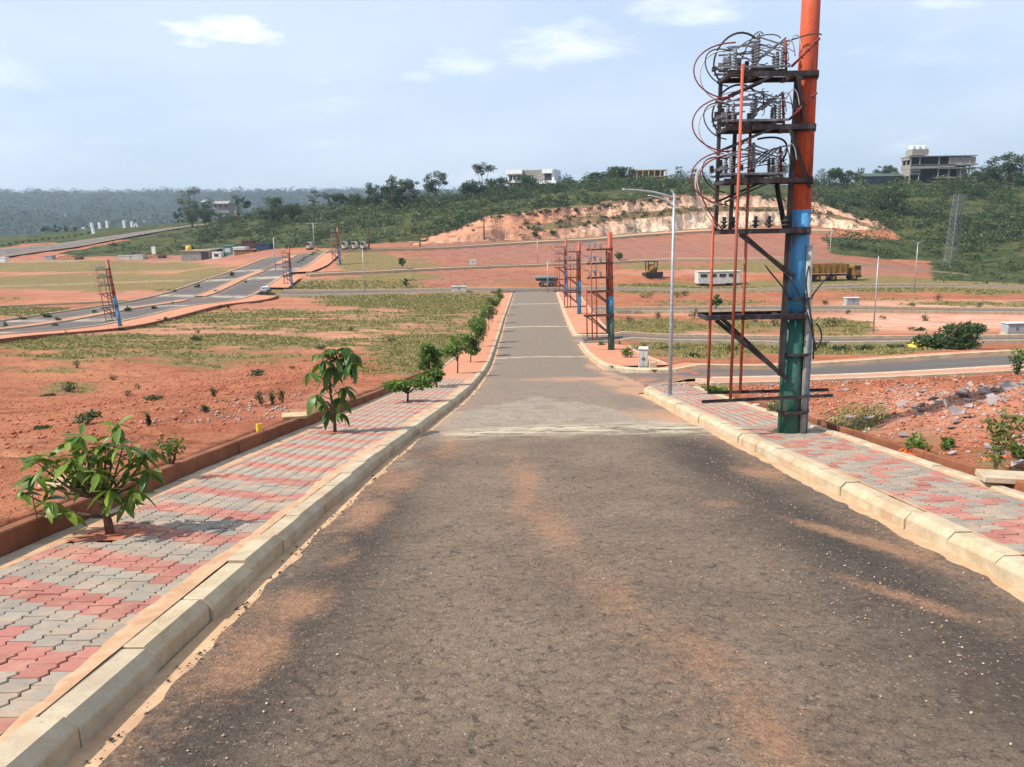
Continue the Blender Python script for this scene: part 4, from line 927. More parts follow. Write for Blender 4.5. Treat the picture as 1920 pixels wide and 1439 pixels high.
pb = hit(1479, 811, PAV); POLE1 = pb
electricity_pole('tall electricity pole painted orange, blue and green, rising from the block paving by the road', (pb[0], pb[1], pb[2]-.01))
def surf_z(x, y):
    lo = XL(y)-PWL; hi = XR(y)+2.6
    return float(P(y))+KH if (lo < x < hi and y < 104) else float(GS(np.array([x]), np.array([y]))[0])
for px_, py_, y_, top, lab, dm, lean in (
    (1146, 672, 43.5, 458, 'orange and blue electricity pole with rusty mid section standing beside a white cable cabinet', True, -.02),
    (1086, 611, 74, 480, 'orange and blue electricity pole at the second side road, between two other painted poles', False, 0),
    (1061, 582, 96, 478, 'farthest orange and blue electricity pole at the end of the main road', False, 0),
    (226, 616, 65, 494, 'leaning orange and blue electricity pole standing apart at the boulevard edge', False, -.085),
    (548, 541, 112, 470, 'orange and blue electricity pole where the pale cross road meets the boulevard', False, -.02),
    (638, 498, 137, 432, 'orange and blue electricity pole at the upper end of the boulevard', False, -.02)):
    p = at_y(px_, py_, y_); x = p[0]
    if x > 0: x = max(x, xr(y_)+.9)
    z = surf_z(x, y_) if x > 0 else float(GS(np.array([x]), np.array([y_]))[0])+.12
    sc = (py_-top)*y_*1.02/F/6.15
    electricity_pole(lab, (x, y_, z), False, 6.15, lean, scale=sc, dark_mid=dm, green=dm, group='distant painted electricity poles')

# ---- street lamps
def street_lamp(label, base, h, arms, r=.07, group=None, mat='galv', stub=True, name='street_lamp', cat='street lamp'):
    T = thing(name, label, cat, base, 0, group)
    MB().tube([(0, 0, -.2), (0, 0, h*.5), (0, 0, h)], [r, r*.8, r*.6], 12).build('post', MT[mat], T, True)
    MB().box((0, 0, .012), (r*4.5, r*4.5, .03)).build('base_plate', MT[mat], T)
    for x, z0, z1 in arms:
        MB().tube(bez((0, 0, z0), (x*.3, 0, z0+(z1-z0)*.75), (x*.7, 0, z1-.02), (x, 0, z1), n=10), [r*.55-(r*.3)*k/10 for k in range(11)], 8).build('arm', MT[mat], T, True)
    return T
lb = hit(1256, 742, PAV); k_ = lb[1]/F
street_lamp('tall galvanised street lamp post with two bare curved arms beside the tall painted pole', (lb[0], lb[1], lb[2]), 377*k_, [(-96*k_, 368*k_, 386*k_), (-48*k_, 352*k_, 374*k_), (-6*k_, 372*k_, 383*k_)], .05)
for px_, py_, top, lab, arms, mat in (
    (1637, 626, 481, 'slim grey lamp post on the pink plot right of the near painted pole', [(.05, 0, 0)], 'galv'),
    (1714, 546, 457, 'slim grey lamp post with short arm below the lattice mast', [(.9, 0, .25)], 'galv'),
    (1556, 480, 425, 'thin white lamp post beside a white slab on the upper road', [(-.9, 0, .1)], 'cabinet_white'),
    (590, 471, 420, 'grey lamp post with level T arms at the top of the boulevard', [(1.6, 0, .0), (-1.6, 0, .0)], 'galv'),
    (428, 416, 398, 'far grey lamp post with T arms at the head of the hill road', [(1.6, 0, .0), (-1.6, 0, .0)], 'galv'),
    (517, 509, 448, 'thin lamp post on the boulevard median near the white-topped cars', [(.5, 0, .1)], 'galv'),
    (684, 552, 470, 'thin lamp post on the grassy plot beside the pale cross road', [(-.6, 0, .1)], 'galv'),
    (1008, 494, 449, 'thin lamp post on the dull red terrace above the main road', [(-.4, 0, .1)], 'galv'),
    (1027, 550, 489, 'thin lamp post at the end of the main road', [(-.4, 0, .1)], 'galv')):
    b = hit(px_, py_); h = (py_-top)*b[1]/F
    street_lamp(lab, V3(*b), h, [(a[0], h-.15, h-.15+a[2]+.1) for a in arms], .075 if b[1] > 60 else .06, mat=mat, group='slim lamp posts on the plots')
for px_, py_, top, lab, lean in ((908, 452, 403, 'brown wooden utility pole with cross-arms in front of the pale cut bank', 0), (692, 469, 430, 'brown utility pole right of the small white parked vehicles', .03), (788, 463, 440, 'short brown pole at the left foot of the cut bank', -.06), (1521, 418, 364, 'leaning brown utility pole beside the pale sandy slope', .12)):
    b = hit(px_, py_); h = (py_-top)*b[1]/F; T = thing('utility_pole', lab, 'utility pole', V3(*b), 0, 'brown utility poles'); T.rotation_euler = (0, lean, 0)
    MB().tube([(0, 0, -.5), (0, 0, h)], [.16, .11], 8).build('post', MT['steel_brown'], T, True)
    for q in (.92, .80): MB().box((0, -.12, h*q), (1.5 if h > 4 else .8, .1, .12)).build('cross_arm', MT['steel_brown'], T)
# lattice mast
b = at_y(1781, 502, 165); b[2] = float(GS(np.array([b[0]]), np.array([165.]))[0]); H = (502-370)*165/F+(at_y(1781, 502, 165)[2]-b[2])
T = thing('lattice_mast', 'grey steel lattice mast standing in front of the wooded hillside', 'mast', V3(*b)); T.rotation_euler = (0, .05, .3)
w0, w1 = .88, .64
for sx_ in (-1, 1):
    for sy_ in (-1, 1): MB().bar((sx_*w0, sy_*w0, -.3), (sx_*w1, sy_*w1, H), .12, .12, up=(1, 0, 0)).build('leg', MT['galv_dark'], T)
N = 15
for k in range(N):
    z0, z1 = H*k/N, H*(k+1)/N; a = w0+(w1-w0)*k/N; c = w0+(w1-w0)*(k+1)/N; m = MB()
    for (ux, uy), (vx, vy) in (((-1, -1), (1, -1)), ((1, -1), (1, 1)), ((1, 1), (-1, 1)), ((-1, 1), (-1, -1))):
        m.bar((ux*a, uy*a, z0), (vx*c, vy*c, z1), .055, .055); m.bar((vx*a, vy*a, z0), (ux*c, uy*c, z1), .055, .055); m.bar((ux*c, uy*c, z1), (vx*c, vy*c, z1), .055, .055)
    m.build('lattice_bay', MT['galv_dark'], T)
for k in range(6): MB().bar((-w1-.9, 0, H*(.30+.12*k)), (w1+.3, 0, H*(.30+.12*k)), .08, .08).build('cross_arm', MT['galv_dark'], T)

# ---- cable cabinets
def cabinet(label, base, w, d, h, mat, rz=0, plinth=True, cap=None):
    T = thing('cable_cabinet', label, 'cabinet', base, rz, 'cable cabinets')
    if plinth: MB().box((0, 0, .06), (w*1.08, d*1.15, .2)).build('plinth', MT['concrete'], T)
    MB().box((0, 0, .16+h/2), (w, d, h), bev=.02).build('body', MT[mat], T)
    for s in (-1, 1):
        dr = MB().box((s*w/4, -d/2-.012, .16+h/2), (w*.45, .02, h*.88)).build('door', MT[mat], T); MB().box((s*.04, -d/2-.04, .16+h*.5), (.02, .03, .12)).build('handle', MT['steel_dark'], dr)
    m = MB()
    m.add([(-w*.56, -d*.62, .16+h), (w*.56, -d*.62, .16+h), (w*.56, d*.62, .16+h), (-w*.56, d*.62, .16+h), (-w*.56, -d*.62, .2+h), (w*.56, -d*.62, .2+h), (w*.56, d*.62, .2+h), (-w*.56, d*.62, .2+h), (-w*.5, 0, .26+h), (w*.5, 0, .26+h)],
          [(0, 3, 2, 1), (0, 1, 5, 4), (2, 3, 7, 6), (1, 2, 6, 9, 5), (3, 0, 4, 8, 7), (4, 5, 9, 8), (6, 7, 8, 9)]); m.build('roof', MT[cap or mat], T)
    return T
b = hit(1206, 695); k_ = b[1]/F
cabinet('white cable cabinet with pitched cap and concrete block beside the side road corner', V3(*b), 17*k_, .4, 34*k_, 'cabinet_white', -.2)
b2 = hit(1216, 693); MB().box((0, 0, .18), (.3, .35, .5), bev=.02).build('concrete_block', MT['concrete'], loc=(b[0]+.33, b[1]-.25, b[2]-.02)); o = bpy.data.objects['concrete_block']; tag(o, 'small stained concrete block against the white cable cabinet', 'block')
for px_, py_, w, h, lab, mt in ((1899, 628, 34, 18, 'wide grey cable cabinet with flat pale cap on the pink plot behind the felled tree', 'cabinet_grey'), (1596, 574, 24, 12, 'grey cable cabinet beside the narrow third side road', 'cabinet_grey'), (861, 549, 26, 9, 'low grey cabinet by the pale cross road left of the main road', 'cabinet_white'), (887, 499, 12, 8, 'small pale cabinet on the dull red terrace', 'cabinet_white')):
    b = hit(px_, py_); k_ = b[1]/F; cabinet(lab, V3(*b), w*k_, .8, h*k_, mt, 0, True, 'cabinet_white')

# ---- machines and vehicles on the plots
def wheel(parent, x, y, z, r, w=.3):
    o = MB().lathe((x, y-w/2, z), [(r*.55, -.0), (r, .03), (r, w-.03), (r*.55, w)], 14, axis=(0, 1, 0)).build('wheel', MT['rubber'], parent, True)
    MB().lathe((x, y-w/2-.01, z), [(r*.1, 0), (r*.5, .01), (r*.5, w+.02), (r*.1, w+.03)], 10, axis=(0, 1, 0)).build('rim', MT['yellow'], o)
b = hit(1221, 520); sc = 30*b[1]/F/3.0
T = thing('bulldozer', 'dark crawler bulldozer with round yellow engine cover on the red soil', 'bulldozer', V3(*b), 0.1); T.scale = (sc,)*3
for s in (-1, 1):
    MB().add([(s*1.0+a, y, z) for a in (-.28, .28) for y, z in ((-1.9, .25), (-1.6, 0), (1.6, 0), (1.9, .3), (1.6, .8), (-1.5, .75))], [(0, 1, 2, 3, 4, 5), (11, 10, 9, 8, 7, 6)] + [(k, 6+k, 6+(k+1) % 6, (k+1) % 6) for k in range(6)]).build('track', MT['rubber'], T)
MB().box((0, .2, 1.1), (1.5, 3.0, .8), bev=.08).build('body', MT['yellow'], T); MB().box((0, .9, 1.9), (1.3, .9, .8), bev=.08).build('seat_housing', MT['yellow'], T)
MB().lathe((0, -1.55, 1.55), [(.3, 0), (.62, .05), (.68, .3), (.5, .5)], 18, axis=(0, 1, 0)).build('engine_cover', MT['yellow'], T, True)
for s in (-1, 1):
    for y in (-.9, .9): MB().box((s*.85, y, 2.1), (.14, .14, 1.5)).build('cab_post', MT['steel_dark'], T)
MB().box((0, 0, 2.9), (2.0, 2.1, .14), bev=.03).build('cab_roof', MT['steel_dark'], T)
MB().box((0, -2.2, .55), (3.2, .18, 1.0), bev=.05).build('blade', MT['rubber'], T)
b = hit(1545, 527); sc = 34*b[1]/F/3.1; xe = at_y(1607, 520, b[1])[0]
T = thing('dump_truck', 'long yellow tipper truck parked beyond the pole with its cab to the right', 'dump truck', (xe-4.6*sc, b[1], b[2]), 0); T.scale = (sc,)*3
MB().box((-.3, 0, .95), (9.2, 1.0, .25)).build('chassis', MT['steel_dark'], T)
m = MB().add([(-4.7, -1.2, 1.3), (2.4, -1.2, 1.3), (2.4, 1.2, 1.3), (-4.7, 1.2, 1.3), (-5.1, -1.3, 2.85), (2.6, -1.3, 2.85), (2.6, 1.3, 2.85), (-5.1, 1.3, 2.85), (-5.0, -1.18, 2.85), (2.48, -1.18, 2.85), (2.48, 1.18, 2.85), (-5.0, 1.18, 2.85), (-4.6, -1.08, 1.45), (2.3, -1.08, 1.45), (2.3, 1.08, 1.45), (-4.6, 1.08, 1.45)],
    [(0, 3, 2, 1), (0, 1, 5, 4), (1, 2, 6, 5), (2, 3, 7, 6), (3, 0, 4, 7), (4, 5, 9, 8), (5, 6, 10, 9), (6, 7, 11, 10), (7, 4, 8, 11), (8, 9, 13, 12), (9, 10, 14, 13), (10, 11, 15, 14), (11, 8, 12, 15), (12, 13, 14, 15)])
body = m.build('tipper_body', MT['yellow'], T)
for k in range(8): MB().box((-4.5+k*.95, -1.30, 2.05), (.14, .14, 1.4)).build('rib', MT['yellow'], body)
cb = MB().box((4.0, 0, 1.75), (1.5, 2.3, 1.75), bev=.12).build('cab', MT['yellow'], T)
MB().box((4.1, -1.17, 2.15), (.9, .03, .65)).build('side_window', MT['glass_dark'], cb); MB().box((4.765, 0, 2.15), (.03, 1.9, .7)).build('windscreen', MT['glass_dark'], cb)
MB().box((4.6, 0, .75), (.5, 2.3, .45), bev=.05).build('bumper', MT['steel_dark'], T)
for x in (-3.8, -2.5, .2, 3.7):
    for s in (-1, 1): wheel(T, x, s*1.0, .52, .52)
b = hit(1345, 536); k_ = b[1]/F; xl, x_r = at_y(1305, 530, b[1])[0], at_y(1384, 530, b[1])[0]; L = x_r-xl; h = 27*k_
T = thing('site_cabin', 'long white site trailer cabin with dark windows behind the near pole', 'trailer', ((xl+x_r)/2, b[1], b[2]), 0)
MB().box((0, 0, h*.58), (L, 2.2, h*.78), bev=.1).build('body', MT['cabinet_white'], T)
for k in range(4): w_ = MB().box((-L*.36+k*L*.22, -1.12, h*.72), (L*.15, .04, h*.2)).build('window', MT['glass_dark'], T)
MB().box((0, 0, h*.99), (L*1.02, 2.35, .08), bev=.03).build('roof', MT['cabinet_white'], T)
for x in (-L*.3, L*.3): wheel(T, x, -.9, .25, .3, .2); wheel(T, x, .9, .25, .3, .2)
b = hit(1025, 538); k_ = b[1]/F
T = thing('flatbed_trailer', 'dark low flatbed trailer parked behind the end of the main road', 'trailer', V3(*b), 0.05)
MB().box((0, 0, 14*k_), (40*k_, 2.2, 4*k_), bev=.04).build('deck', MT['steel_dark'], T); MB().box((4*k_, 0, 9*k_), (30*k_, 1.6, 6*k_)).build('frame', MT['cabinet_grey'], T); MB().box((0, 0, 17.2*k_), (44*k_, 2.3, 2*k_)).build('cover', MT['teal'], T)
for x in (-10, 8, 14):
    for s in (-.9, .9): wheel(T, x*k_, s, 4*k_, 4*k_, .3)
# site yard at the boulevard's upper left
def yard(name, label, cat, px0, px1, pyb, pyt, depth, mat, y=None, roof=None, wins=0, wmat='glass_dark', group=None):
    b = hit((px0+px1)/2, pyb) if y is None else at_y((px0+px1)/2, pyb, y); k_ = b[1]/F; w = (px1-px0)*k_; h = (pyb-pyt)*k_
    b[2] = float(GS(np.array([b[0]]), np.array([b[1]]))[0])
    T = thing(name, label, cat, V3(*b), 0, group); MB().box((0, depth/2, h/2-.1), (w, depth, h+.2)).build('wall' if cat in ('building', 'hut') else 'body', MT[mat], T)
    MB().box((0, depth/2, h+.1), (w*1.06, depth*1.06, .2)).build('roof', MT[roof or mat], T)
    for k in range(wins): MB().box((-w/2+w*(k+.5)/wins, -.02, h*.55), (w/wins*.5, .06, h*.45)).build('window', MT[wmat], T)
    return T, b, w, h
T, b, w, h = yard('site_hut', 'low grey-walled site hut with flat roof and open dark bay', 'hut', 341, 394, 490, 472, 7, 'concrete_grey', None, 'concrete', 0)
MB().box((w*.33, -.04, h*.45), (w*.26, .1, h*.85)).build('opening', MT['opening'], T)
tk = MB().lathe((0, 0, 0), [(.4, 0), (.62, .08), (.66, .7), (.5, .95), (.2, 1.05)], 14).build('water_tank', MT['plastic_yellow'], loc=(b[0]-w*.34, b[1]+2, b[2]+h+.2)); tag(tk, 'yellow plastic water tank on the roof of the site hut', 'water tank')
yard('shipping_container', 'teal shipping container with pale end beside the site hut', 'container', 418, 437, 479, 462, 4, 'teal', 184, None, 1, 'cabinet_white')
yard('site_shed', 'dark open steel shed behind the site hut', 'hut', 387, 412, 474, 462, 5, 'steel_dark', 190, 'concrete_grey', 0)
yard('white_tank_trailer', 'white box trailer in the site yard', 'trailer', 438, 460, 477, 467, 3, 'white_paint', 183)
yard('rust_shed', 'rust brown low shed in the site yard', 'hut', 455, 478, 478, 462, 4, 'steel_brown', 188, None, 0)
T, b, w, h = yard('box_truck', 'navy box truck parked at the end of the site yard', 'truck', 480, 505, 473, 461, 3, 'navy', 178)
for x in (-.3, .3): wheel(T, x*w, 0, .0, .5)
yard('storage_tank', 'dark raised water tank stand behind the site hut', 'tank', 342, 356, 476, 462, 2.5, 'steel_dark', 196, 'concrete_grey')
yard('shipping_container', 'white shipping container between the hut and the teal one', 'container', 398, 414, 484, 474, 2.6, 'white_paint', 182, None, 1, 'opening')
yard('machine_shelter', 'yellow machine under a low shelter in front of the rust shed', 'shelter', 440, 476, 486, 480, 2.2, 'yellow', 178, 'steel_dark')
for px0, px1, pb_, pt, lab, mt in ((222, 244, 487, 481, 'pale concrete slab stack left in the yard row', 'cabinet_white'), (246, 268, 487, 480, 'pale concrete slab stack right in the yard row', 'cabinet_white'), (84, 98, 488, 481, 'small blue-grey parked car beyond the left plots', 'cabinet_grey'), (0, 10, 492, 485, 'white parked car at the edge of the left plots', 'white_paint'), (285, 292, 478, 465, 'upright white notice board behind the slab stacks', 'white_paint')):
    yard('slab_stack' if 'slab' in lab else ('parked_car' if 'car' in lab else 'notice_board'), lab, 'slabs' if 'slab' in lab else ('car' if 'car' in lab else 'board'), px0, px1, pb_, pt, 1.6 if 'board' not in lab else .15, mt)
for px_, py_, lab in ((135, 487, 'yellow low excavator boom lying in the yard beyond the left plots'), (290, 484, 'yellow girder frame resting among the yard stacks')):
    b = hit(px_, py_); T = thing('crane_boom', lab, 'crane boom', V3(*b)); m = MB()
    for s in (-.4, .4):
        m.bar((-3.2, s, .15), (3.2, s, .5), .12, .12); m.bar((-3.0, s, .7), (3.0, s, .9), .12, .12)
        for k in range(6): m.bar((-3+k, s, .18+.05*k), (-2.5+k, s, .75), .07, .07)
    m.build('lattice', MT['yellow'], T); MB().box((1.8, 0, .3), (1.6, 1.4, .7), bev=.1).build('counterweight', MT['steel_brown'], T)
for px_, lab in ((581, 'white parked van standing alone at the top of the boulevard'), (647, 'white parked van at the left end of the short row'), (666, 'pale van with yellowish top in the middle of the short row'), (682, 'white parked van at the right end of the short row beside the pole')):
    b = hit(px_, 469); k_ = b[1]/F; T = thing('parked_van', lab, 'van', V3(*b), 0, 'small white vans at the end of the boulevard')
    MB().box((0, 0, .95), (7*k_, 2.4, 1.2), bev=.15).build('body', MT['cabinet_white'], T); MB().box((0, -1.31, 1.25), (5*k_, .3, .5)).build('windscreen', MT['glass_dark'], T)
    for s in (-.3, .3): wheel(T, s*7*k_, -1.0, .3, .32, .2); wheel(T, s*7*k_, 1.0, .3, .32, .2)
for px_, py_, lab in ((498, 549, 'small white-roofed car at the boulevard edge by the pole'), ):
    b = hit(px_, py_); T = thing('parked_car', lab, 'car', V3(*b)); T.scale = (.6,)*3; MB().box((0, 0, .55), (1.6, 3.2, .55), bev=.12).build('body', MT['cabinet_grey'], T); MB().box((0, .1, 1.05), (1.4, 1.8, .5), bev=.15).build('cabin', MT['white_paint'], T); MB().box((0, -.82, 1.05), (1.1, .04, .3)).build('windscreen', MT['glass_dark'], T)
    for s in (-.75, .75): wheel(T, s, -1, .28, .3, .2); wheel(T, s, 1, .28, .3, .2)
# gate pylons on the hill road
GP = [(176, 438, 420, -.12), (188, 430, 419, -.06), (202, 429, 417, -.02), (234, 428, 416, -.03), (248, 426, 418, 0)]
for i, (px_, py_, top, lean) in enumerate(GP):
    b = gz(hit(px_, py_)); h = (py_-top)*b[1]/F+.3
    T = thing('gate_pylon', 'slanted white pylon of the gateway on the hill road', 'pylon', V3(*b), 0, 'white gateway pylons'); T.rotation_euler = (0, lean, 0)
    MB().box((0, 0, h/2-.8), (.75, 1.0, h+1.6), bev=.05).build('shaft', MT['white_paint'], T); MB().box((0, 0, -.2), (1.3, 1.6, .5), bev=.05).build('footing', MT['concrete'], T)
b = gz(hit(255, 426)); T = thing('gate_pylon', 'white A-shaped frame at the end of the gateway pylons', 'pylon', V3(*b))
for s in (-1, 1): MB().bar((s*.95, 0, -.8), (0, 0, 1.5), .6, .35, up=(1, 0, 0)).build('leg', MT['white_paint'], T)

# ---- buildings on the crest
def px_box(T, org, y, p0, p1, depth, mat, name, dy=0., parent=None):
    """box whose front face spans photo pixels p0..p1 at distance y (local to thing at org)"""
    a = at_y(p0[0], p0[1], y); b = at_y(p1[0], p1[1], y); w, h = abs(b[0]-a[0]), abs(a[2]-b[2])
    return MB().box(((a[0]+b[0])/2-org[0], dy+depth/2, (a[2]+b[2])/2-org[2]), (w, depth, h)).build(name, MT[mat], parent or T)
y = 262.; org = at_y(995, 356, y); org[2] -= 2; T = thing('hilltop_house', 'white and grey two-storey modern house on the crest, half hidden by trees', 'house', V3(*org), -.3)
px_box(T, org, y, (950, 366), (978, 318), 9, 'white_paint', 'wall'); px_box(T, org, y, (978, 366), (1021, 318.5), 8.4, 'concrete_grey', 'wall', .6); px_box(T, org, y, (1021, 366), (1040, 318), 9, 'white_paint', 'wall', .1)
for a, b_, mt, nm in (((953, 338), (975, 328), 'glass_dark', 'window'), ((955, 354), (969, 343.5), 'opening', 'window'), ((1021.5, 339), (1035, 327), 'opening', 'balcony_opening'), ((990, 340), (1000, 329), 'glass_dark', 'window'), ((1005, 352), (1035, 346), 'glass_dark', 'window')):
    wn_ = px_box(T, org, y, a, b_, .14, mt, nm, -.08)
    if nm == 'window':
        for k in (.33, .66): xx = a[0]+(b_[0]-a[0])*k; px_box(T, org, y, (xx-.35, a[1]), (xx+.35, b_[1]), .1, 'white_paint', 'mullion', -.16, wn_)
px_box(T, org, y, (947, 326.5), (979, 318), 10, 'white_paint', 'parapet', -.7); px_box(T, org, y, (1010, 346), (1046, 340), 2.2, 'white_paint', 'balcony', -1.6); px_box(T, org, y, (1018, 326), (1038, 318), 10, 'white_paint', 'parapet', -.6); px_box(T, org, y, (947, 343), (979, 338.5), 1.2, 'white_paint', 'balcony', -.9); px_box(T, org, y, (945.5, 338), (949.5, 332), 5, 'opening', 'side_bay', 1.)
y = 246.; org = at_y(1760, 350, y); org[2] -= 2; T = thing('concrete_building', 'unfinished grey concrete building with open floors and white roof tanks on the crest', 'building', V3(*org))
for a, b_ in (((1706, 312), (1833, 307)), ((1706, 317), (1790, 308.5)), ((1758, 317), (1838, 313.5)), ((1752, 335), (1832, 331)), ((1752, 341), (1832, 338)), ((1705, 294.5), (1833, 291))): px_box(T, org, y, a, b_, 6, 'concrete_grey', 'floor_slab', -.3)
for xx in (1707, 1724, 1760, 1780, 1802, 1818): px_box(T, org, y, (xx-1.6, 350), (xx+1.6, 293), .5, 'concrete_grey', 'column', .05)
for dd in (2.6, 5.0): px_box(T, org, y, (1705.6, 350), (1708.4, 293), .5, 'concrete_grey', 'column', dd)
px_box(T, org, y, (1706.5, 352), (1831, 292), .3, 'opening', 'back_wall', 5.2); px_box(T, org, y, (1779, 310), (1831, 294), .3, 'concrete_grey', 'infill_wall', .2); px_box(T, org, y, (1705.5, 300), (1707.5, 294), 5, 'concrete_grey', 'infill_wall', .2); px_box(T, org, y, (1708, 328), (1727, 315), .3, 'concrete_grey', 'infill_wall', .1); px_box(T, org, y, (1705.5, 330), (1707.5, 317), 5, 'concrete_grey', 'infill_wall', .2); px_box(T, org, y, (1800, 331), (1820, 317), .3, 'concrete_grey', 'infill_wall', 2)
px_box(T, org, y, (1713, 291), (1745, 279), 4, 'concrete_grey', 'stair_tower', 1.); px_box(T, org, y, (1706, 360), (1834, 343), 5.6, 'concrete_grey', 'plinth', .3)
for k in range(8): px_box(T, org, y, (1709+k*2.2, 325), (1710+k*2.2, 321), .3, 'opening', 'vent_hole', -.12)
for xx in (1719, 1730, 1741):
    a = at_y(xx, 279.3, y); tk = MB().lathe((0, 0, 0), [(.7, 0), (.85, .1), (.85, 1.0), (.6, 1.2), (.2, 1.25)], 14).build('water_tank', MT['white_paint'], loc=(a[0], a[1]+3, a[2])); tag(tk, 'white water tank on the roof of the unfinished concrete building', 'water tank', 'white roof tanks')
y = 275.; org = at_y(1215, 350, y); T = thing('brick_building', 'unfinished brown block building with open bays among crest trees', 'building', V3(*org))
px_box(T, org, y, (1182, 360), (1250, 319), .5, 'mud_wall', 'wall', 5)
for k in range(7): px_box(T, org, y, (1182+k*11, 356), (1184.5+k*11, 318), .5, 'timber', 'column')
for py_ in (319, 331, 343): px_box(T, org, y, (1180, py_+1.5), (1252, py_-1), 5, 'timber', 'floor_slab', .05)
for px0, px1, pb_, pt, lab, mt, yy in ((400, 428, 392, 383, 'far low building with pale roof behind the hill road trees', 'concrete_grey', 300), (1622, 1690, 350, 332, 'low green-grey hut half hidden beside the concrete building', 'hut_green', 247), (378, 386, 388, 380, 'small far pale hut beside the low building', 'cabinet_grey', 305)):
    a = at_y((px0+px1)/2, pb_, yy); k_ = yy/F; w = (px1-px0)*k_; h = (pb_-pt)*k_; T = thing('low_building', lab, 'building', (a[0], a[1], a[2]-1.5))
    MB().box((0, 3, (h+1.5)/2), (w, 6, h+1.5)).build('wall', MT[mt], T); MB().add([(-w*.54, -.6, h+1.5), (w*.54, -.6, h+1.5), (w*.54, 6.6, h+1.5), (-w*.54, 6.6, h+1.5), (-w*.5, 3, h+2.6), (w*.5, 3, h+2.6)], [(0, 1, 5, 4), (2, 3, 4, 5), (1, 2, 5), (3, 0, 4), (0, 3, 2, 1)]).build('roof', MT[mt], T)
    for k in range(3): MB().box((-w/3+k*w/3, -.02, h*.5+1.5), (w*.12, .08, h*.4)).build('window', MT['glass_dark'], T)

# ================================================================== VEGETATION
def leaf_quads(cen, size, rg, aspect=.45, up=.35):
    """rhombic leaves at points cen (n,3)"""
    n = len(cen); a = rg.normal(size=(n, 3)); a[:, 2] = a[:, 2]*.6-.15; a /= np.linalg.norm(a, axis=1)[:, None]
    nn = rg.normal(size=(n, 3)); nn[:, 2] += up*3; b = np.cross(nn, a); b /= (np.linalg.norm(b, axis=1)[:, None]+1e-9)
    s = (size*rg.uniform(.6, 1.3, n))[:, None]
    V = np.stack([cen-a*s*.5, cen+b*s*aspect*.5, cen+a*s*.5, cen-b*s*aspect*.5], 1).reshape(-1, 3)
    return V, np.arange(4*n).reshape(n, 4)
def clump_points(rg, c, r, n, shell=.55, jit=0.):
    d = rg.normal(size=(n, 3)); d /= np.linalg.norm(d, axis=1)[:, None]; q = rg.uniform(shell, 1, n)**.6
    return np.asarray(c)+(d*q[:, None]+jit*rg.normal(size=(n, 3)))*np.asarray(r)
def crown_mesh(lobes, n, size, seed, aspect=.5):
    rg = np.random.default_rng(seed); P_, T_ = [], []; vol = np.array([max(r)**2 for c, r in lobes]); vol = vol/vol.sum()
    for (c, r), v in zip(lobes, vol):
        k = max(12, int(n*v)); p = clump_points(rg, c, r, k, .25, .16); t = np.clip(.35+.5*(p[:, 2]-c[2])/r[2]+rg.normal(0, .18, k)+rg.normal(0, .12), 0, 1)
        P_.append(p); T_.append(t)
    p = np.concatenate(P_); t = np.concatenate(T_); V, f = leaf_quads(p, np.full(len(p), size), rg, aspect); return V, f, np.repeat(t, 4)
def tree(label, base, h, w, seed, style='round', mat='leaf_dark', group=None, name='tree', trunk_h=None, n=2600, cat='tree', leaf=None):
    rg = np.random.default_rng(seed); T = thing(name, label, cat, V3(*base), 0, group)
    th = trunk_h if trunk_h is not None else h*.35
    lobes = []; limbs = []
    H_ = h-th; w *= 1.15
    nl_ = {'open': 20, 'column': 18, 'flat': 22, 'round': 24}[style]
    for k in range(nl_):
        a = rg.uniform(0, 6.28); q = rg.random(); e = rg.random()**.6
        if style == 'column': rr = w*.5*e*(.25+.75*math.sin(math.pi*min(1, q*.9+.08))); r_ = w*.20
        elif style == 'flat': q = .25+.68*q; rr = w*.5*e*(.45+.6*math.sin(math.pi*(.25+.6*q))); r_ = w*.13
        elif style == 'open': q = .15+.8*q; rr = w*.46*e*(.55+.45*math.sin(math.pi*q)); r_ = w*.125
        else: rr = w*.46*e*math.sin(math.pi*(.12+.78*q))**.7; r_ = w*.145
        r_ *= rg.uniform(.65, 1.35); lobes.append(((rr*math.cos(a), rr*math.sin(a), th+H_*(.06+.88*q)), (r_, r_, min(r_*rg.uniform(.55, .9), H_*.22))))
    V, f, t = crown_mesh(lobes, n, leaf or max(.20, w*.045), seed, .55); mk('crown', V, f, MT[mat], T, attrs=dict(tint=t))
    m = MB().tube([(0, 0, -.6), (w*.01, 0, th*.6), (-w*.015, .02, h*.75)], [h*.022+.05, h*.017+.03, h*.006+.01], 7)
    for c, r in lobes[:7]: z0 = min(c[2]-.1, th*rg.uniform(.7, 1.15)); m.tube([(0, 0, z0), (c[0]*.5, c[1]*.5, (z0+c[2])/2-.1), (c[0], c[1], c[2])], [h*.010+.02, h*.007+.01, h*.003+.005], 5)
    m.build('trunk', MT['bark_far' if style == 'open' else 'bark'], T, True); return T

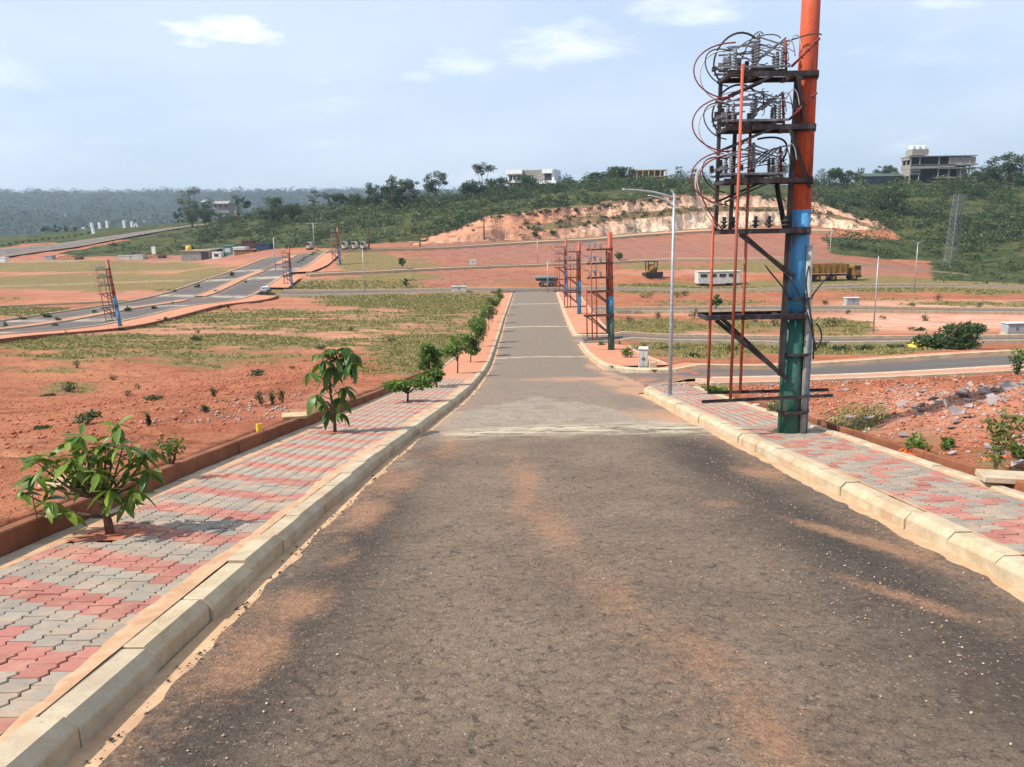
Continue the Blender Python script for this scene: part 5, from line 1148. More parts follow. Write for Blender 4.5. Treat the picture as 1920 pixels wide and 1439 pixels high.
# leaf shapes for the two saplings whose leaves can be told apart
def leaf_mesh(name, L, w, droop, mat, fold=.25):
    xs_ = [0, .12, .3, .5, .7, .88, 1.]; ws = [.03, .55, .95, 1., .8, .42, .02]; V = []
    for t, q in zip(xs_, ws):
        z = -droop*L*t*t; x = L*t; V += [(x, -w/2*q, z+fold*w/2*q), (x, 0, z), (x, w/2*q, z+fold*w/2*q)]
    f = [(3*k+j, 3*k+3+j, 3*k+4+j, 3*k+1+j) for k in range(6) for j in (0, 1)]
    me = bpy.data.meshes.new(name); me.from_pydata(V, [], f); me.update(); me.materials.append(mat); me.polygons.foreach_set('use_smooth', [True]*len(me.polygons)); return me
LA = [leaf_mesh('leaf', .18, .060, d, MT['leaf_near']) for d in (.05, .25, .5)]; LB = [leaf_mesh('leaf', .25, .105, d, MT['leaf_tall']) for d in (.15, .4, .7)]
def whorl(T, c, n, meshes, rg, tilt, s=1., dirbias=None):
    for k in range(n):
        a = 2*math.pi*k/n+rg.uniform(-.4, .4); el = tilt+rg.normal(0, .32); sc = s*rg.uniform(.45, 1.2)
        inst(meshes[rg.integers(len(meshes))], 'leaf', T, (c[0]+.01*math.cos(a), c[1]+.01*math.sin(a), c[2]+rg.uniform(-.02, .03)), (rg.normal(0, .35), el, a), (sc, sc*rg.uniform(.85, 1.2), sc))
rg = np.random.default_rng(21)
b = TREE_PITS[0]; k_ = b[1]/F
T = thing('sapling', 'low bushy sapling with spreading branches and long bright leaves in the nearest planting pit', 'sapling', (b[0], b[1], b[2]-.01))
MB().tube([(0, 0, -.1), (-.01, 0, .12), (-.035, .01, .26), (-.045, .0, .36)], [.042, .035, .03, .026], 9).build('trunk', MT['bark'], T, True)
tips = []
for (dx, dy, dz) in ((-.62, .05, .52), (-.50, -.12, .72), (-.30, .10, .80), (-.12, -.05, .88), (.12, .08, .95), (.22, -.06, .80), (.36, .05, .55), (.30, -.10, .42), (-.70, .0, .40), (-.36, -.20, .36), (-.10, .15, .66), (.05, -.18, .62), (-.42, .18, .58), (.20, .18, .66), (-.22, -.08, .70), (.02, .05, .78), (-.58, .15, .66), (.14, -.2, .46), (-.28, .05, .50), (.34, .16, .70)):
    low = dz < .45; st = (-.03, 0, .17) if low else (-.045, 0, .34)
    MB().tube(bez(st, (st[0]+dx*.45, dy*.4, st[2]+.02), (dx*.8, dy*.8, dz-.1), (dx, dy, dz), n=6), [.016-.002*q for q in range(7)], 6).build('branch', MT['bark'], T, True)
    whorl(T, (dx, dy, dz), 12 if not low else 9, LA, rg, .02 if dz > .7 else .35, 1.05)
    whorl(T, (dx*.75, dy*.75, dz-.09), 6, LA, rg, .3, .95)
b = TREE_PITS[1]; k_ = b[1]/F
T = thing('sapling', 'tall slender sapling with big drooping leaves in tiers, next after the low bushy one', 'sapling', (b[0], b[1], b[2]-.01))
Hs = 172*k_
MB().tube([(0, 0, -.1), (.01, 0, .35), (-.04, .01, .7), (-.02, 0, Hs*.75), (.03, 0, Hs*.95)], [.032, .026, .02, .015, .008], 8).build('trunk', MT['bark'], T, True)
for x, z, n, s, tl in ((-.10, .28, 8, .85, .75), (.12, .30, 6, .8, .7), (-.16, .42, 8, .95, .7), (.08, .46, 7, .9, .65), (-.22, .56, 7, .9, .6), (.14, .60, 7, .95, .55), (-.02, .66, 6, .9, .6), (-.10, .78, 4, .8, .5), (-.24, .86, 5, .85, .45), (.02, .90, 6, 1., .6), (.16, .94, 8, 1., .75), (.30, .98, 8, .95, .85), (-.08, 1.02, 8, 1., .5), (.10, 1.06, 9, 1., .55), (.26, 1.10, 8, .95, .7), (.0, 1.16, 8, .9, .35), (.18, 1.18, 8, .9, .4), (.34, 1.06, 7, .85, .8), (-.14, 1.12, 6, .85, .4)):
    z = z*Hs/1.24; x *= 1.2; s *= 1.18; y_ = rg.uniform(-.18, .18)
    MB().tube(bez((-.02, 0, max(.1, z-.10)), (x*.4, y_*.4, z-.05), (x*.8, y_*.8, z+.02), (x, y_, z), n=4), .007, 5).build('branch', MT['bark'], T, True)
    whorl(T, (x, y_, z), n, LB, rg, tl, s)
# the saplings farther down the pavement
SAP = [(764, 754, 702, 92, 'low spreading sapling with light green top after the tall slender one', 'spread'), (806, 724, 640, 46, 'upright dark sapling leaning over the brown wall', 'round'), (818, 727, 690, 40, 'small drooping sapling below the upright dark one', 'round'), (858, 700, 624, 60, 'slender-trunked sapling with wide crown where the brown wall ends', 'spread'), (886, 679, 622, 40, 'dense dark round sapling just past the wall end', 'round'),
       (905, 664, 588, 42, 'tall leafy sapling on several stakes beside the orange paving', 'round'), (897, 650, 580, 40, 'pale leafy sapling behind the staked one', 'round'), (914, 640, 572, 34, 'bushy sapling halfway along the far orange paving', 'round'), (924, 620, 560, 28, 'narrow sapling in the far row beside the road', 'round'), (931, 604, 552, 24, 'second narrow sapling in the far row', 'round'), (938, 590, 546, 22, 'small sapling near the end of the row', 'round'), (946, 576, 540, 18, 'last small sapling before the cross road', 'round')]
for i, (px_, py_, top, wpx, lab, st) in enumerate(SAP):
    b = hit(px_, py_, PAV); b[0] = min(b[0], float(XL(b[1]))-.9); b[2] = surf_z(b[0], b[1]); k_ = b[1]/F
    h = (py_-top)*k_; w = wpx*k_; r2 = np.random.default_rng(60+i); T = thing('sapling', lab, 'sapling', V3(*b), 0, 'saplings along the left pavement')
    lobes = []
    for k in range(9): a = r2.uniform(0, 6.28); q = w*.36*r2.uniform(.2, 1); lobes.append(((q*math.cos(a), q*math.sin(a), h*(r2.uniform(.36, .88) if st == 'round' else r2.uniform(.5, .86))), (w*.22, w*.22, h*.14)))
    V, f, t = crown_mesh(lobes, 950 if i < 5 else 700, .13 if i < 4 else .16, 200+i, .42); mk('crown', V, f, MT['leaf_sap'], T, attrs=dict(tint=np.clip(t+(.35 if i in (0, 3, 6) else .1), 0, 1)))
    m = MB().tube([(0, 0, -.05), (.02, 0, h*.3), (0, 0, h*.7)], [.03, .024, .012], 6)
    for c, r in lobes[:6]: m.tube([(.01, 0, h*.3), (c[0]*.6, c[1]*.6, c[2]-h*.1), c], [.014, .01, .005], 5)
    m.build('trunk', MT['bark'], T, True)
    if 5 <= i <= 8:
        for s in (-.16, .18): MB().tube([(s, .1*s, -.05), (s*1.1, 0, h*.5)], .012, 5).build('stake', MT['timber'], T)

# skyline and hillside trees: px, base_py, top_py, width px, distance, style, label
TREES = [(736, 392, 334, 66, 240, 'open', 'tall spreading eucalyptus with airy crown left of the thin-trunked one'), (703, 392, 346, 44, 242, 'open', 'eucalyptus with ragged crown at the edge of the crest grove'), (768, 392, 338, 42, 246, 'open', 'narrow eucalyptus in the crest grove'), (819, 402, 325, 46, 232, 'open', 'tall eucalyptus with a long bare pale trunk and domed crown'),
 (905, 372, 309, 52, 256, 'round', 'tall broad dome-crowned tree left of the white hilltop house'), (880, 378, 344, 44, 250, 'open', 'loose-crowned tree beneath the dome-crowned tree'), (938, 376, 337, 44, 248, 'round', 'dark round tree at the left corner of the white hilltop house'), (986, 356, 330, 40, 254, 'round', 'tree growing in front of the white hilltop house'),
 (360, 424, 349, 40, 255, 'column', 'tall dark columnar tree behind the hill road'), (384, 420, 384, 36, 262, 'round', 'round tree beside the tall columnar one'), (447, 414, 368, 24, 262, 'column', 'narrow dark tree right of the far low building'), (394, 414, 370, 22, 290, 'open', 'thin far tree behind the low building'), (590, 392, 356, 13, 275, 'flat', 'thin palm-like tree rising above the ridge'), (514, 424, 376, 60, 240, 'round', 'broad dark tree on the mid slope'), (548, 424, 384, 40, 238, 'round', 'dark tree beside the broad one on the slope'), (628, 396, 365, 34, 255, 'flat', 'flat-topped dark tree on the ridge'), (662, 396, 366, 42, 252, 'flat', 'dark umbrella-crowned tree on the ridge'), (502, 430, 405, 26, 215, 'round', 'small dark bushy tree alone on the green slope'),
 (1160, 352, 318, 62, 258, 'round', 'broad tree left of the unfinished block building'), (1120, 352, 325, 44, 260, 'open', 'loose tree on the crest right of the house'), (1065, 354, 334, 26, 262, 'open', 'thin young tree right of the white house'), (1271, 350, 312, 26, 262, 'open', 'slim leafy tree right of the block building'), (1300, 348, 318, 26, 262, 'open', 'small crest tree behind the cable loops'), (1462, 350, 310, 46, 256, 'flat', 'dark tree on the crest just left of the orange pole'), (1545, 348, 318, 30, 256, 'round', 'dark crest tree just right of the orange pole'), (1588, 350, 317, 58, 252, 'flat', 'wide dark spreading tree left of the low green hut'), (1660, 340, 311, 34, 252, 'flat', 'sparse little tree beside the concrete building'),
 (1656, 425, 352, 62, 215, 'round', 'large very dark tree in the middle of the wooded hillside'), (1892, 345, 291, 66, 240, 'flat', 'dark spreading tree at the right end of the crest'), (1850, 350, 312, 40, 246, 'round', 'dark tree right of the concrete building'), (858, 425, 404, 20, 200, 'round', 'small dark tree on the grass above the cut bank'), (1816, 345, 312, 26, 243, 'open', 'thin tree growing in front of the concrete building'),
 (1035, 452, 434, 13, 180, 'column', 'small leafy tree at the foot of the cut bank'), (1003, 450, 438, 10, 178, 'round', 'little bushy tree at the foot of the cut bank'), (755, 515, 483, 14, 130, 'open', 'thin young tree on the grassy cross road plot'), (762, 548, 530, 12, 112, 'open', 'spindly young tree beside the pale cross road'), (1160, 492, 476, 13, 144, 'round', 'small round tree behind the second painted pole'), (1342, 590, 560, 20, 78, 'open', 'thin weedy tree left of the near pole by the third side road')]
for i, (px_, py_, top, wpx, y_, st, lab) in enumerate(TREES):
    b = at_y(px_, py_, y_); zg = float(GS(np.array([b[0]]), np.array([y_]))[0]); h = (py_-top)*y_/F + (b[2]-zg); b[2] = zg; h = max(h, 1.5)
    th = h - (py_-top)*y_/F*(.92 if px_ != 819 else .55)
    tree(lab, b, h, wpx*y_/F, 300+i, st, 'leaf_dark' if y_ > 200 else 'leaf_sap', 'trees on the hill and plots', trunk_h=max(.3, th), n=4200 if wpx > 30 else 1800)

# shrub mass on the hillside (nobody could count it)
def scrub(name, region, n, smin, smax, nq, leafs, mat, seed, box, nearfade=False, tint0=0.):
    rg = np.random.default_rng(seed); x = rg.uniform(box[0], box[1], n*6); y = rg.uniform(box[2], box[3], n*6); z = GS(x, y); q = proj(np.stack([x, y, z], 1)); ok = region(q[:, 0], q[:, 1], x, y) & (fbm(x/11+2, y/11+5, 3)+rg.normal(0, .08, len(x)) > .42)
    idx = np.where(ok)[0][:n]; P_, T_, S_ = [], [], []
    for i in idx:
        r = smin+(smax-smin)*rg.random()**2.2; hh = r*rg.uniform(.55, 1.1); k = int(nq*(.5+r/smax)); p = clump_points(rg, (x[i], y[i], z[i]+hh*.35), (r, r, hh), k, .6)
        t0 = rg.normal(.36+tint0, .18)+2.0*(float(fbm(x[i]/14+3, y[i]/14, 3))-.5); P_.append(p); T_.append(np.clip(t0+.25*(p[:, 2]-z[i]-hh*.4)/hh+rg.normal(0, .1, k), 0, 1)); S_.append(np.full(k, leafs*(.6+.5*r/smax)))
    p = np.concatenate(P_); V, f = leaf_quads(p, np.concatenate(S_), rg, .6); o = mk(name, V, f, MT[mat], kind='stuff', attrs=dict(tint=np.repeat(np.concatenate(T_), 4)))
    return o
o = scrub('hillside_scrub', lambda px, py, x, y: inpoly(px, py, VEG_A) & (y > 160), 1900, .5, 2.6, 70, .55, 'leaf_scrub', 81, (-110, 75, 160, 290)); tag(o, 'dense green shrubs and small trees covering the hillside below the crest houses', 'shrubs')
o = scrub('hillside_scrub', lambda px, py, x, y: inpoly(px, py, VEG_B) & (y > 115) & (py < 455+110*(fbm(x/9+1, y/9, 3)-.25)), 2500, .5, 3.0, 80, .55, 'leaf_scrub', 82, (40, 260, 115, 290), tint0=-.05); tag(o, 'dense dark woodland covering the slope behind the lattice mast', 'woodland')
def bank_bushes():
    rg = np.random.default_rng(83); P_, T_ = [], []
    for k in range(420):
        c = CUTV[rg.integers(11, 18), rg.integers(60, 225)] if k < 130 else (CUTV[rg.integers(2, 26), rg.integers(30, 250)] if k < 180 else CUTV[rg.integers(22, 28), rg.integers(10, 255)])
        r = .35+.9*rg.random()**2; p = clump_points(rg, c+np.array([0, -.2, r*.3]), (r*1.2, r, r*.8), 46, .5); P_.append(p); T_.append(np.clip(rg.normal(.25, .15)+rg.normal(0, .12, 46), 0, 1))
    p = np.concatenate(P_); V, f = leaf_quads(p, np.full(len(p), .34), rg, .6); o = mk('bank_weeds', V, f, MT['leaf_scrub'], kind='stuff', attrs=dict(tint=np.repeat(np.concatenate(T_), 4))); tag(o, 'scattered bushes on the ledge of the cut bank', 'shrubs')
bank_bushes()
o = scrub('hillside_scrub', lambda px, py, x, y: inpoly(px, py, VEG_B) & (y > 110) & (py > 440), 420, .25, .9, 40, .3, 'leaf_scrub', 86, (40, 230, 112, 200), tint0=.2); tag(o, 'low light green scrub on the grassy foot of the wooded slope', 'shrubs')
o = scrub('tree_mass', lambda px, py, x, y: inpoly(px, py, [(560, 412), (700, 375), (860, 356), (940, 348), (1330, 336), (1330, 346), (1150, 358), (1000, 372), (900, 385), (780, 402), (640, 420)]) & (y > 190), 210, 1.6, 3.6, 150, .5, 'leaf_dark', 87, (-110, 75, 190, 290)); tag(o, 'dark band of close-grown trees along the crest below the houses', 'woodland')
o = scrub('tree_mass', lambda px, py, x, y: inpoly(px, py, [(1620, 350), (1930, 335), (2500, 330), (2500, 470), (1930, 470), (1800, 480), (1720, 440), (1640, 400)]) & (y > 150), 190, 1.6, 4.2, 170, .55, 'leaf_dark', 88, (60, 260, 150, 290)); tag(o, 'dark tree crowns massed on the slope around the lattice mast', 'woodland')
o = scrub('far_woods', lambda px, py, x, y: (y > 300) & (px > -60) & (px < 760) & (py < 470), 2600, 3, 11, 34, 3.2, 'leaf_far', 84, (-1700, 250, 310, 2300)); tag(o, 'hazy wooded ridge far beyond the plots', 'woodland')
o = scrub('hillside_scrub', lambda px, py, x, y: inpoly(px, py, [(120, 482), (250, 452), (390, 430), (420, 425), (520, 430), (520, 462), (400, 466), (330, 474)]) & (y > 150), 420, .4, 1.3, 50, .4, 'leaf_scrub', 85, (-130, -30, 160, 290)); tag(o, 'low green scrub behind the site yard', 'shrubs')

# individual bushes on the plots: px, py, width px, height px
def bush(px_, py_, wpx, hpx, lab, seed, mat='leaf_scrub', group='weed clumps on the plots', name='weed_clump', cat='weeds', leaf=None, nn=160):
    b = gz(hit(px_, py_)); k_ = b[1]/F; w, h = wpx*k_, hpx*k_; r2 = np.random.default_rng(seed); T = thing(name, lab, cat, V3(*b), 0, group)
    lobes = [((r2.uniform(-.3, .3)*w, r2.uniform(-.25, .25)*w, h*r2.uniform(.25, .65)), (w*.24, w*.24, h*.32)) for _ in range(6)]
    V, f, t = crown_mesh(lobes, nn, leaf or (max(.10, min(.40, w*.30)) if name == 'shrub' else max(.05, min(.18, w*.15))), seed, .5); V[:, 2] = np.maximum(V[:, 2], .0); mk('foliage', V, f, MT[mat], T, attrs=dict(tint=t))
    m = MB()
    for c, r in lobes: m.tube([(c[0]*.2, c[1]*.2, -.05), (c[0], c[1], c[2])], [.008+.01*w, .004], 4)
    m.build('stems', MT['bark'], T); return T
for i, (a, b_, w, h) in enumerate([(486, 703, 36, 14), (127, 736, 36, 22), (90, 744, 40, 10), (385, 772, 16, 22), (402, 742, 18, 26), (258, 732, 14, 14), (240, 742, 14, 16), (290, 752, 40, 10), (145, 690, 18, 18), (365, 638, 30, 14), (372, 625, 12, 10), (212, 712, 18, 12), (490, 762, 26, 28), (512, 758, 14, 34), (530, 756, 16, 30), (160, 800, 70, 26), (85, 806, 46, 12), (278, 800, 10, 30), (420, 752, 12, 10), (548, 692, 12, 10), (660, 622, 14, 10), (735, 640, 20, 10), (600, 655, 24, 8)]):
    bush(a, b_, w, h, 'small dark weed clump growing on the bare red plot left of the road', 400+i)
for i, (a, b_, w, h) in enumerate([(1210, 560, 30, 14), (1232, 600, 18, 20), (1180, 606, 16, 14), (1285, 556, 22, 12), (1300, 600, 22, 26), (1270, 560, 16, 14), (1415, 605, 26, 24), (1450, 612, 40, 20), (1560, 612, 44, 22), (1540, 655, 30, 16), (1575, 658, 40, 14), (1620, 658, 50, 16), (1680, 655, 40, 14), (1710, 575, 14, 8), (1735, 602, 20, 14), (1760, 565, 18, 16), (1836, 578, 14, 14), (1590, 590, 14, 10), (1720, 620, 30, 8), (1370, 660, 30, 16), (1400, 655, 30, 14), (1300, 668, 30, 12), (1545, 572, 16, 10), (1655, 598, 14, 8)]):
    bush(a, b_, w, h, 'green weed clump on the grassy plots between the side roads right of the road', 440+i)
for a, b_, w, h, lab in ((1180, 676, 34, 30, 'leafy dark bush between the rusty-middled pole and the white cabinet'), (1206, 668, 22, 26, 'rounded bush behind the white cabinet'), (1128, 652, 18, 16, 'small green bush by the second side road corner'), (1452, 778, 34, 36, 'leafy green weed at the left foot of the near pole'), (1905, 705, 50, 62, 'bright green young tree on the far side of the first side road'), (1716, 852, 60, 40, 'spindly green weeds by the pavement edge near the orange scrap'), (1775, 845, 40, 22, 'low green weed tuft in front of the pale rubble'), (1910, 870, 50, 40, 'broad green weed beside the orange cloth'), (320, 882, 60, 66, 'green and yellow tufted weed behind the brown wall'), (1345, 745, 60, 16, 'bright grass tuft under the orange pipes of the near pole'), (820, 668, 60, 14, 'grassy dark mound of weeds beside the upright sapling')):
    bush(a, b_, w, h, lab, int(a*7+b_), 'leaf_sap', None, nn=260)
# tall thin weed at the right
b = hit(1864, 892); k_ = b[1]/F; T = thing('tall_weed', 'tall thin weed with narrow drooping leaves beside the pale slab', 'weed', V3(*b)); r2 = np.random.default_rng(5); Hs = 128*k_
m = MB(); pts = []
for k in range(5):
    a = r2.uniform(-.25, .25, 2); q = bez((0, 0, -.02), (a[0]*.2, a[1]*.2, Hs*.4), (a[0]*.5, a[1]*.5, Hs*.8), (a[0], a[1], Hs*r2.uniform(.75, 1)), n=8); m.tube(q, [.008-.0008*j for j in range(9)], 5); pts += [np.array(p)+r2.normal(0, .03, 3) for p in q[2:] for _ in range(9)]
m.build('stem', MT['bark'], T); V, f = leaf_quads(np.array(pts), np.full(len(pts), .13), r2, .22); mk('foliage', V, f, MT['leaf_dry'], T, attrs=dict(tint=np.clip(r2.normal(.3, .25, len(V)), 0, 1)))
# felled tree lying by the side roads
b = hit(1775, 656); k_ = b[1]/F; T = thing('fallen_tree', 'dark green felled tree lying across the verge by the narrow side road', 'tree', V3(*b)); 
lob = [((x*k_, y_, z*k_), (rx*k_, 1.0, rz*k_)) for x, y_, z, rx, rz in ((-38, .3, 14, 20, 13), (-15, 0, 16, 22, 15), (10, .2, 20, 22, 17), (34, 0, 30, 20, 16), (20, .4, 34, 18, 14), (48, .1, 40, 12, 9), (0, -.3, 10, 26, 10), (30, -.3, 12, 20, 12))]
V, f, t = crown_mesh(lob, 3200, .26, 91, .35); V[:, 2] = np.maximum(V[:, 2], .02); mk('crown', V, f, MT['leaf_dark'], T, attrs=dict(tint=t)); MB().tube([(-20*k_, 0, .2), (10*k_, 0, .8), (22*k_, .1, 50*k_)], [.16, .12, .04], 8).build('trunk', MT['bark'], T, True); MB().tube([(15*k_, 0, 42*k_), (44*k_, .2, 52*k_)], [.07, .03], 6).build('limb', MT['bark'], T)
o = MB().lathe((0, 0, 0), [(.2, 0), (.9, .05), (.8, .35), (.3, .5)], 10).build('sand_sack', MT['plastic_yellow'], loc=V3(*(hit(1733, 653)))); o.scale = (1.2, .7, .8); tag(o, 'yellow sack lying at the end of the felled tree', 'sack')
# boulevard shrubs
for i, (a, b_, w, h) in enumerate([(104, 612, 12, 14), (127, 628, 13, 12), (228, 620, 14, 8), (297, 603, 12, 9), (313, 604, 12, 10), (358, 590, 8, 8), (370, 588, 14, 8), (415, 577, 9, 8), (428, 578, 9, 9), (290, 580, 16, 14), (278, 582, 8, 6), (95, 606, 12, 8), (175, 590, 18, 14), (240, 585, 16, 14), (322, 570, 8, 10), (370, 540, 12, 14), (327, 548, 10, 10), (10, 615, 14, 20), (45, 600, 18, 12), (90, 596, 20, 14), (110, 604, 14, 16), (434, 520, 14, 14), (405, 548, 10, 10), (460, 530, 8, 8)]):
    bush(a, b_, w, h, 'small dark shrub planted along the boulevard paving and median', 480+i, 'leaf_dark', 'shrubs along the boulevard', 'shrub', 'shrub', nn=120)
for i in range(7): bush(560+6*i, 493-3.4*i, 9, 8, 'low grey-green shrub on the upper boulevard median', 520+i, 'leaf_dark', 'shrubs on the upper median', 'shrub', 'shrub', nn=80)
for i in range(26):     # dark shrubs lining the hill road
    t = i/25; a = (112+268*t, float(np.interp(112+268*t, [112, 150, 190, 225, 270, 317, 370, 380], [465, 459, 451, 446, 439, 430, 421, 419]))); bush(a[0], a[1], 6, 4, 'tiny dark shrub lining the lower edge of the hill road', 540+i, 'leaf_dark', 'shrubs lining the hill road', 'shrub', 'shrub', nn=60)
for i in range(14):
    t = i/13; a = (6+160*t, float(np.interp(6+160*t, [8, 32, 87, 140, 166], [461, 458, 451, 444, 438]))); bush(a[0], a[1], 7, 5, 'small dark shrub along the upper edge of the hill road', 580+i, 'leaf_dark', 'shrubs along the upper hill road', 'shrub', 'shrub', nn=60)

# ---- grass (uncountable): tufts following the same cover map as the ground
def grass():
    rg = np.random.default_rng(33); n = 150000; 
    u = rg.random(n); d = 5+115*u**1.1; az = rg.uniform(-.66, .66, n); x = d*np.sin(az)*1.05; y = d*np.cos(az)
    z = GS(x, y); g = terrain_masks(x, y, z)[0]; lo = XL(y)-PWL-.25; hi = XR(y)+PWR(y)+.25
    ok = (g > .34+.5*fbm(x/1.3+7, y/.8, 3)+rg.normal(0, .1, n)) & ((x < lo) | (x > hi))
    for nme, (pts, w) in ROADS.items(): ok &= seg_dist(x, y, pts) > w/2+.5
    ok &= ~((x < -30.8) & (x > -46.5))
    i = np.where(ok)[0][:26000]; x, y, z = x[i], y[i], z[i]; m = len(i); z = TZ(x, y)-.01
    B = 5; ang = rg.uniform(0, 6.28, (m, B)); ln = (.06+.0008*np.hypot(x, y))[:, None]*rg.uniform(.5, 1.5, (m, B)); lean = rg.uniform(.15, .8, (m, B)); wd = (.012+.0006*np.hypot(x, y))[:, None]
    ox = rg.normal(0, .05, (m, B)); oy = rg.normal(0, .05, (m, B)); bx = x[:, None]+ox; by = y[:, None]+oy; ca, sa = np.cos(ang), np.sin(ang); zz = np.repeat(z[:, None], B, 1)
    p0 = np.stack([bx-sa*wd, by+ca*wd, zz], 2); p1 = np.stack([bx+sa*wd, by-ca*wd, zz], 2); p2 = np.stack([bx+ca*ln*lean, by+sa*ln*lean, zz+ln], 2)
    V = np.stack([p0, p1, p2], 2).reshape(-1, 3); t = np.repeat(np.clip(rg.normal(.74, .22, m*B), 0, 1), 3)
    o = mk('grass', V, np.arange(len(V)).reshape(-1, 3), MT['leaf_dry'], kind='stuff', attrs=dict(tint=t)); tag(o, 'thin dry grass growing in patches over the red plots', 'grass')
grass()

# ---- loose stones, clods and crumbs
def lumps(name, pts, sizes, mat, seed, flat=.6, tint=False):
    rg = np.random.default_rng(seed); n = len(pts); base = np.array([(1, 0, 0), (0, 1, 0), (-1, 0, 0), (0, -1, 0), (0, 0, 1), (0, 0, -1)], float); fb = np.array([(0, 1, 4), (1, 2, 4), (2, 3, 4), (3, 0, 4), (1, 0, 5), (2, 1, 5), (3, 2, 5), (0, 3, 5)])
    a = rg.uniform(0, 6.28, n); k = base[None]*rg.uniform(.6, 1.3, (n, 6, 1))*np.array([1, .8, flat]); c, s = np.cos(a)[:, None], np.sin(a)[:, None]
    V = np.stack([k[..., 0]*c-k[..., 1]*s, k[..., 0]*s+k[..., 1]*c, k[..., 2]], 2)*np.asarray(sizes)[:, None, None]+np.asarray(pts)[:, None, :]
    F_ = (fb[None]+6*np.arange(n)[:, None, None]).reshape(-1, 3); at = dict(tint=np.repeat(rg.random(n), 6)) if tint else None
    return mk(name, V.reshape(-1, 3), F_, mat, kind='stuff', attrs=at)
rg = np.random.default_rng(44)
n = 9000; x = np.concatenate([-4.3-rg.gamma(1.6, 4.5, n), 5.3+rg.gamma(1.5, 3.2, n)]); y = np.concatenate([rg.uniform(4, 40, n), rg.uniform(4, 22, n)])
lo = XL(y)-PWL-.1; hi = XR(y)+1.65; ok = (x < lo) | (x > hi); x, y = x[ok], y[ok]; z = TZ(x, y); sz = .006+.045*rg.random(len(x))**3.2+.0007*y
o = lumps('soil_clods', np.stack([x, y, z+.01], 1), sz, MT['clod'], 3); tag(o, 'crumbled red soil clods strewn over the plots', 'clods')
x = np.concatenate([XL(y_ := rg.uniform(3, 22, 2600))+.12+np.abs(rg.normal(0, .32, 2600)), XR(y2_ := rg.uniform(3.5, 20, 5200))-.15-np.abs(rg.normal(0, .75, 5200)), rg.uniform(-1.5, 3.2, 1800)]); y = np.concatenate([y_, y2_, rg.uniform(2.8, 13, 1800)])
k = fbm(x/.5, y/1.1, 3)+rg.normal(0, .1, len(x)) > .5; x, y = x[k], y[k]; c_ = 1-((x-XL(y))/(XR(y)-XL(y))*2-1)**2
o = lumps('loose_gravel', np.stack([x, y, P(y)+.022+.03*c_], 1), .003+.010*rg.random(len(x))**3, MT['pebble'], 4, .6, True); tag(o, 'loose pale grit scattered over the road', 'gravel')
yy = rg.uniform(2.8, 12, 500); x = XL(yy)+.17+rg.normal(0, .05, 500); o = lumps('asphalt_crumbs', np.stack([x, yy, P(yy)+.016], 1), .004+.016*rg.random(500)**3, MT['tar_crumb'], 5); tag(o, 'broken asphalt crumbs along the left gutter', 'gravel')
# rubble heap right of the road: slabs one can pick out, plus small chips
def slab_mesh(seed):
    r2 = np.random.default_rng(seed); n = 7; a = np.sort(r2.uniform(0, 6.28, n)); r = r2.uniform(.6, 1, n); top = [(r[i]*math.cos(a[i]), .7*r[i]*math.sin(a[i]), .09+r2.uniform(-.03, .03)) for i in range(n)]; bot = [(p[0]*.92, p[1]*.92, -.1) for p in top]
    me = bpy.data.meshes.new('stone_slab'); me.from_pydata(bot+top, [], [tuple(range(n-1, -1, -1)), tuple(range(n, 2*n))]+[(i, (i+1) % n, n+(i+1) % n, n+i) for i in range(n)]); me.update(); me.materials.append(MT['slab_grey']); return me
SL = [slab_mesh(70+k) for k in range(6)]
hb = gz(hit(1800, 795)); T = thing('rubble_heap', 'heap of pale broken stone slabs on the red soil right of the pavement', 'rubble', V3(*hb))
sx4 = np.concatenate([rg.normal(8.9, 1.2, 150), rg.normal(7.4, 1.3, 60), rg.normal(6.6, .8, 40)]); sy4 = np.concatenate([rg.normal(12.8, 1.0, 150), rg.normal(17, 2., 60), rg.normal(9.5, 1.3, 40)]); k4 = (sx4 > XR(sy4)+2.0) & (sy4 < 21); sx4, sy4 = sx4[k4], sy4[k4]; sz4 = TZ(sx4, sy4)
for k in range(len(sx4)):
    s = rg.uniform(.06, .24)*(1 if k < 150 else .6)
    inst(SL[k % 6], 'stone_slab', T, (sx4[k]-hb[0], sy4[k]-hb[1], sz4[k]-hb[2]+.03), (rg.normal(0, .35), rg.normal(0, .35), rg.uniform(0, 6.28)), (s, s, s))
cx4 = np.concatenate([rg.normal(8.4, 2.0, 1500), rg.uniform(5.2, 16, 1800)]); cy4 = np.concatenate([rg.normal(12.6, 2.2, 1500), rg.uniform(5, 21.5, 1800)]); k4 = (cx4 > XR(cy4)+1.75) & (cy4 < 21.6); cx4, cy4 = cx4[k4], cy4[k4]
o = lumps('stone_chips', np.stack([cx4, cy4, TZ(cx4, cy4)+.008], 1), .010+.05*rg.random(len(cx4))**2.5, MT['stone'], 6); tag(o, 'small broken stone chips around the rubble heap', 'stones')
cx4 = rg.uniform(-6.5, -4.2, 260); cy4 = rg.uniform(13, 19, 260); k4 = cx4 < XL(cy4)-PWL-.15; cx4, cy4 = cx4[k4], cy4[k4]
o = lumps('stone_chips', np.stack([cx4, cy4, TZ(cx4, cy4)+.01], 1), .02+.04*rg.random(len(cx4))**2, MT['stone'], 8); tag(o, 'pale stone chips on the red soil behind the slender sapling', 'stones')
# gravel patch at the lamp corner
px4 = np.stack([rg.uniform(3.85, 5.2, 900), rg.uniform(19.6, 22.2, 900)], 1); z4 = P(px4[:, 1])+KH+.005; o = lumps('loose_gravel', np.column_stack([px4, z4]), .012+.02*rg.random(900), MT['stone'], 9); tag(o, 'brown gravel patch around the foot of the street lamp', 'gravel')
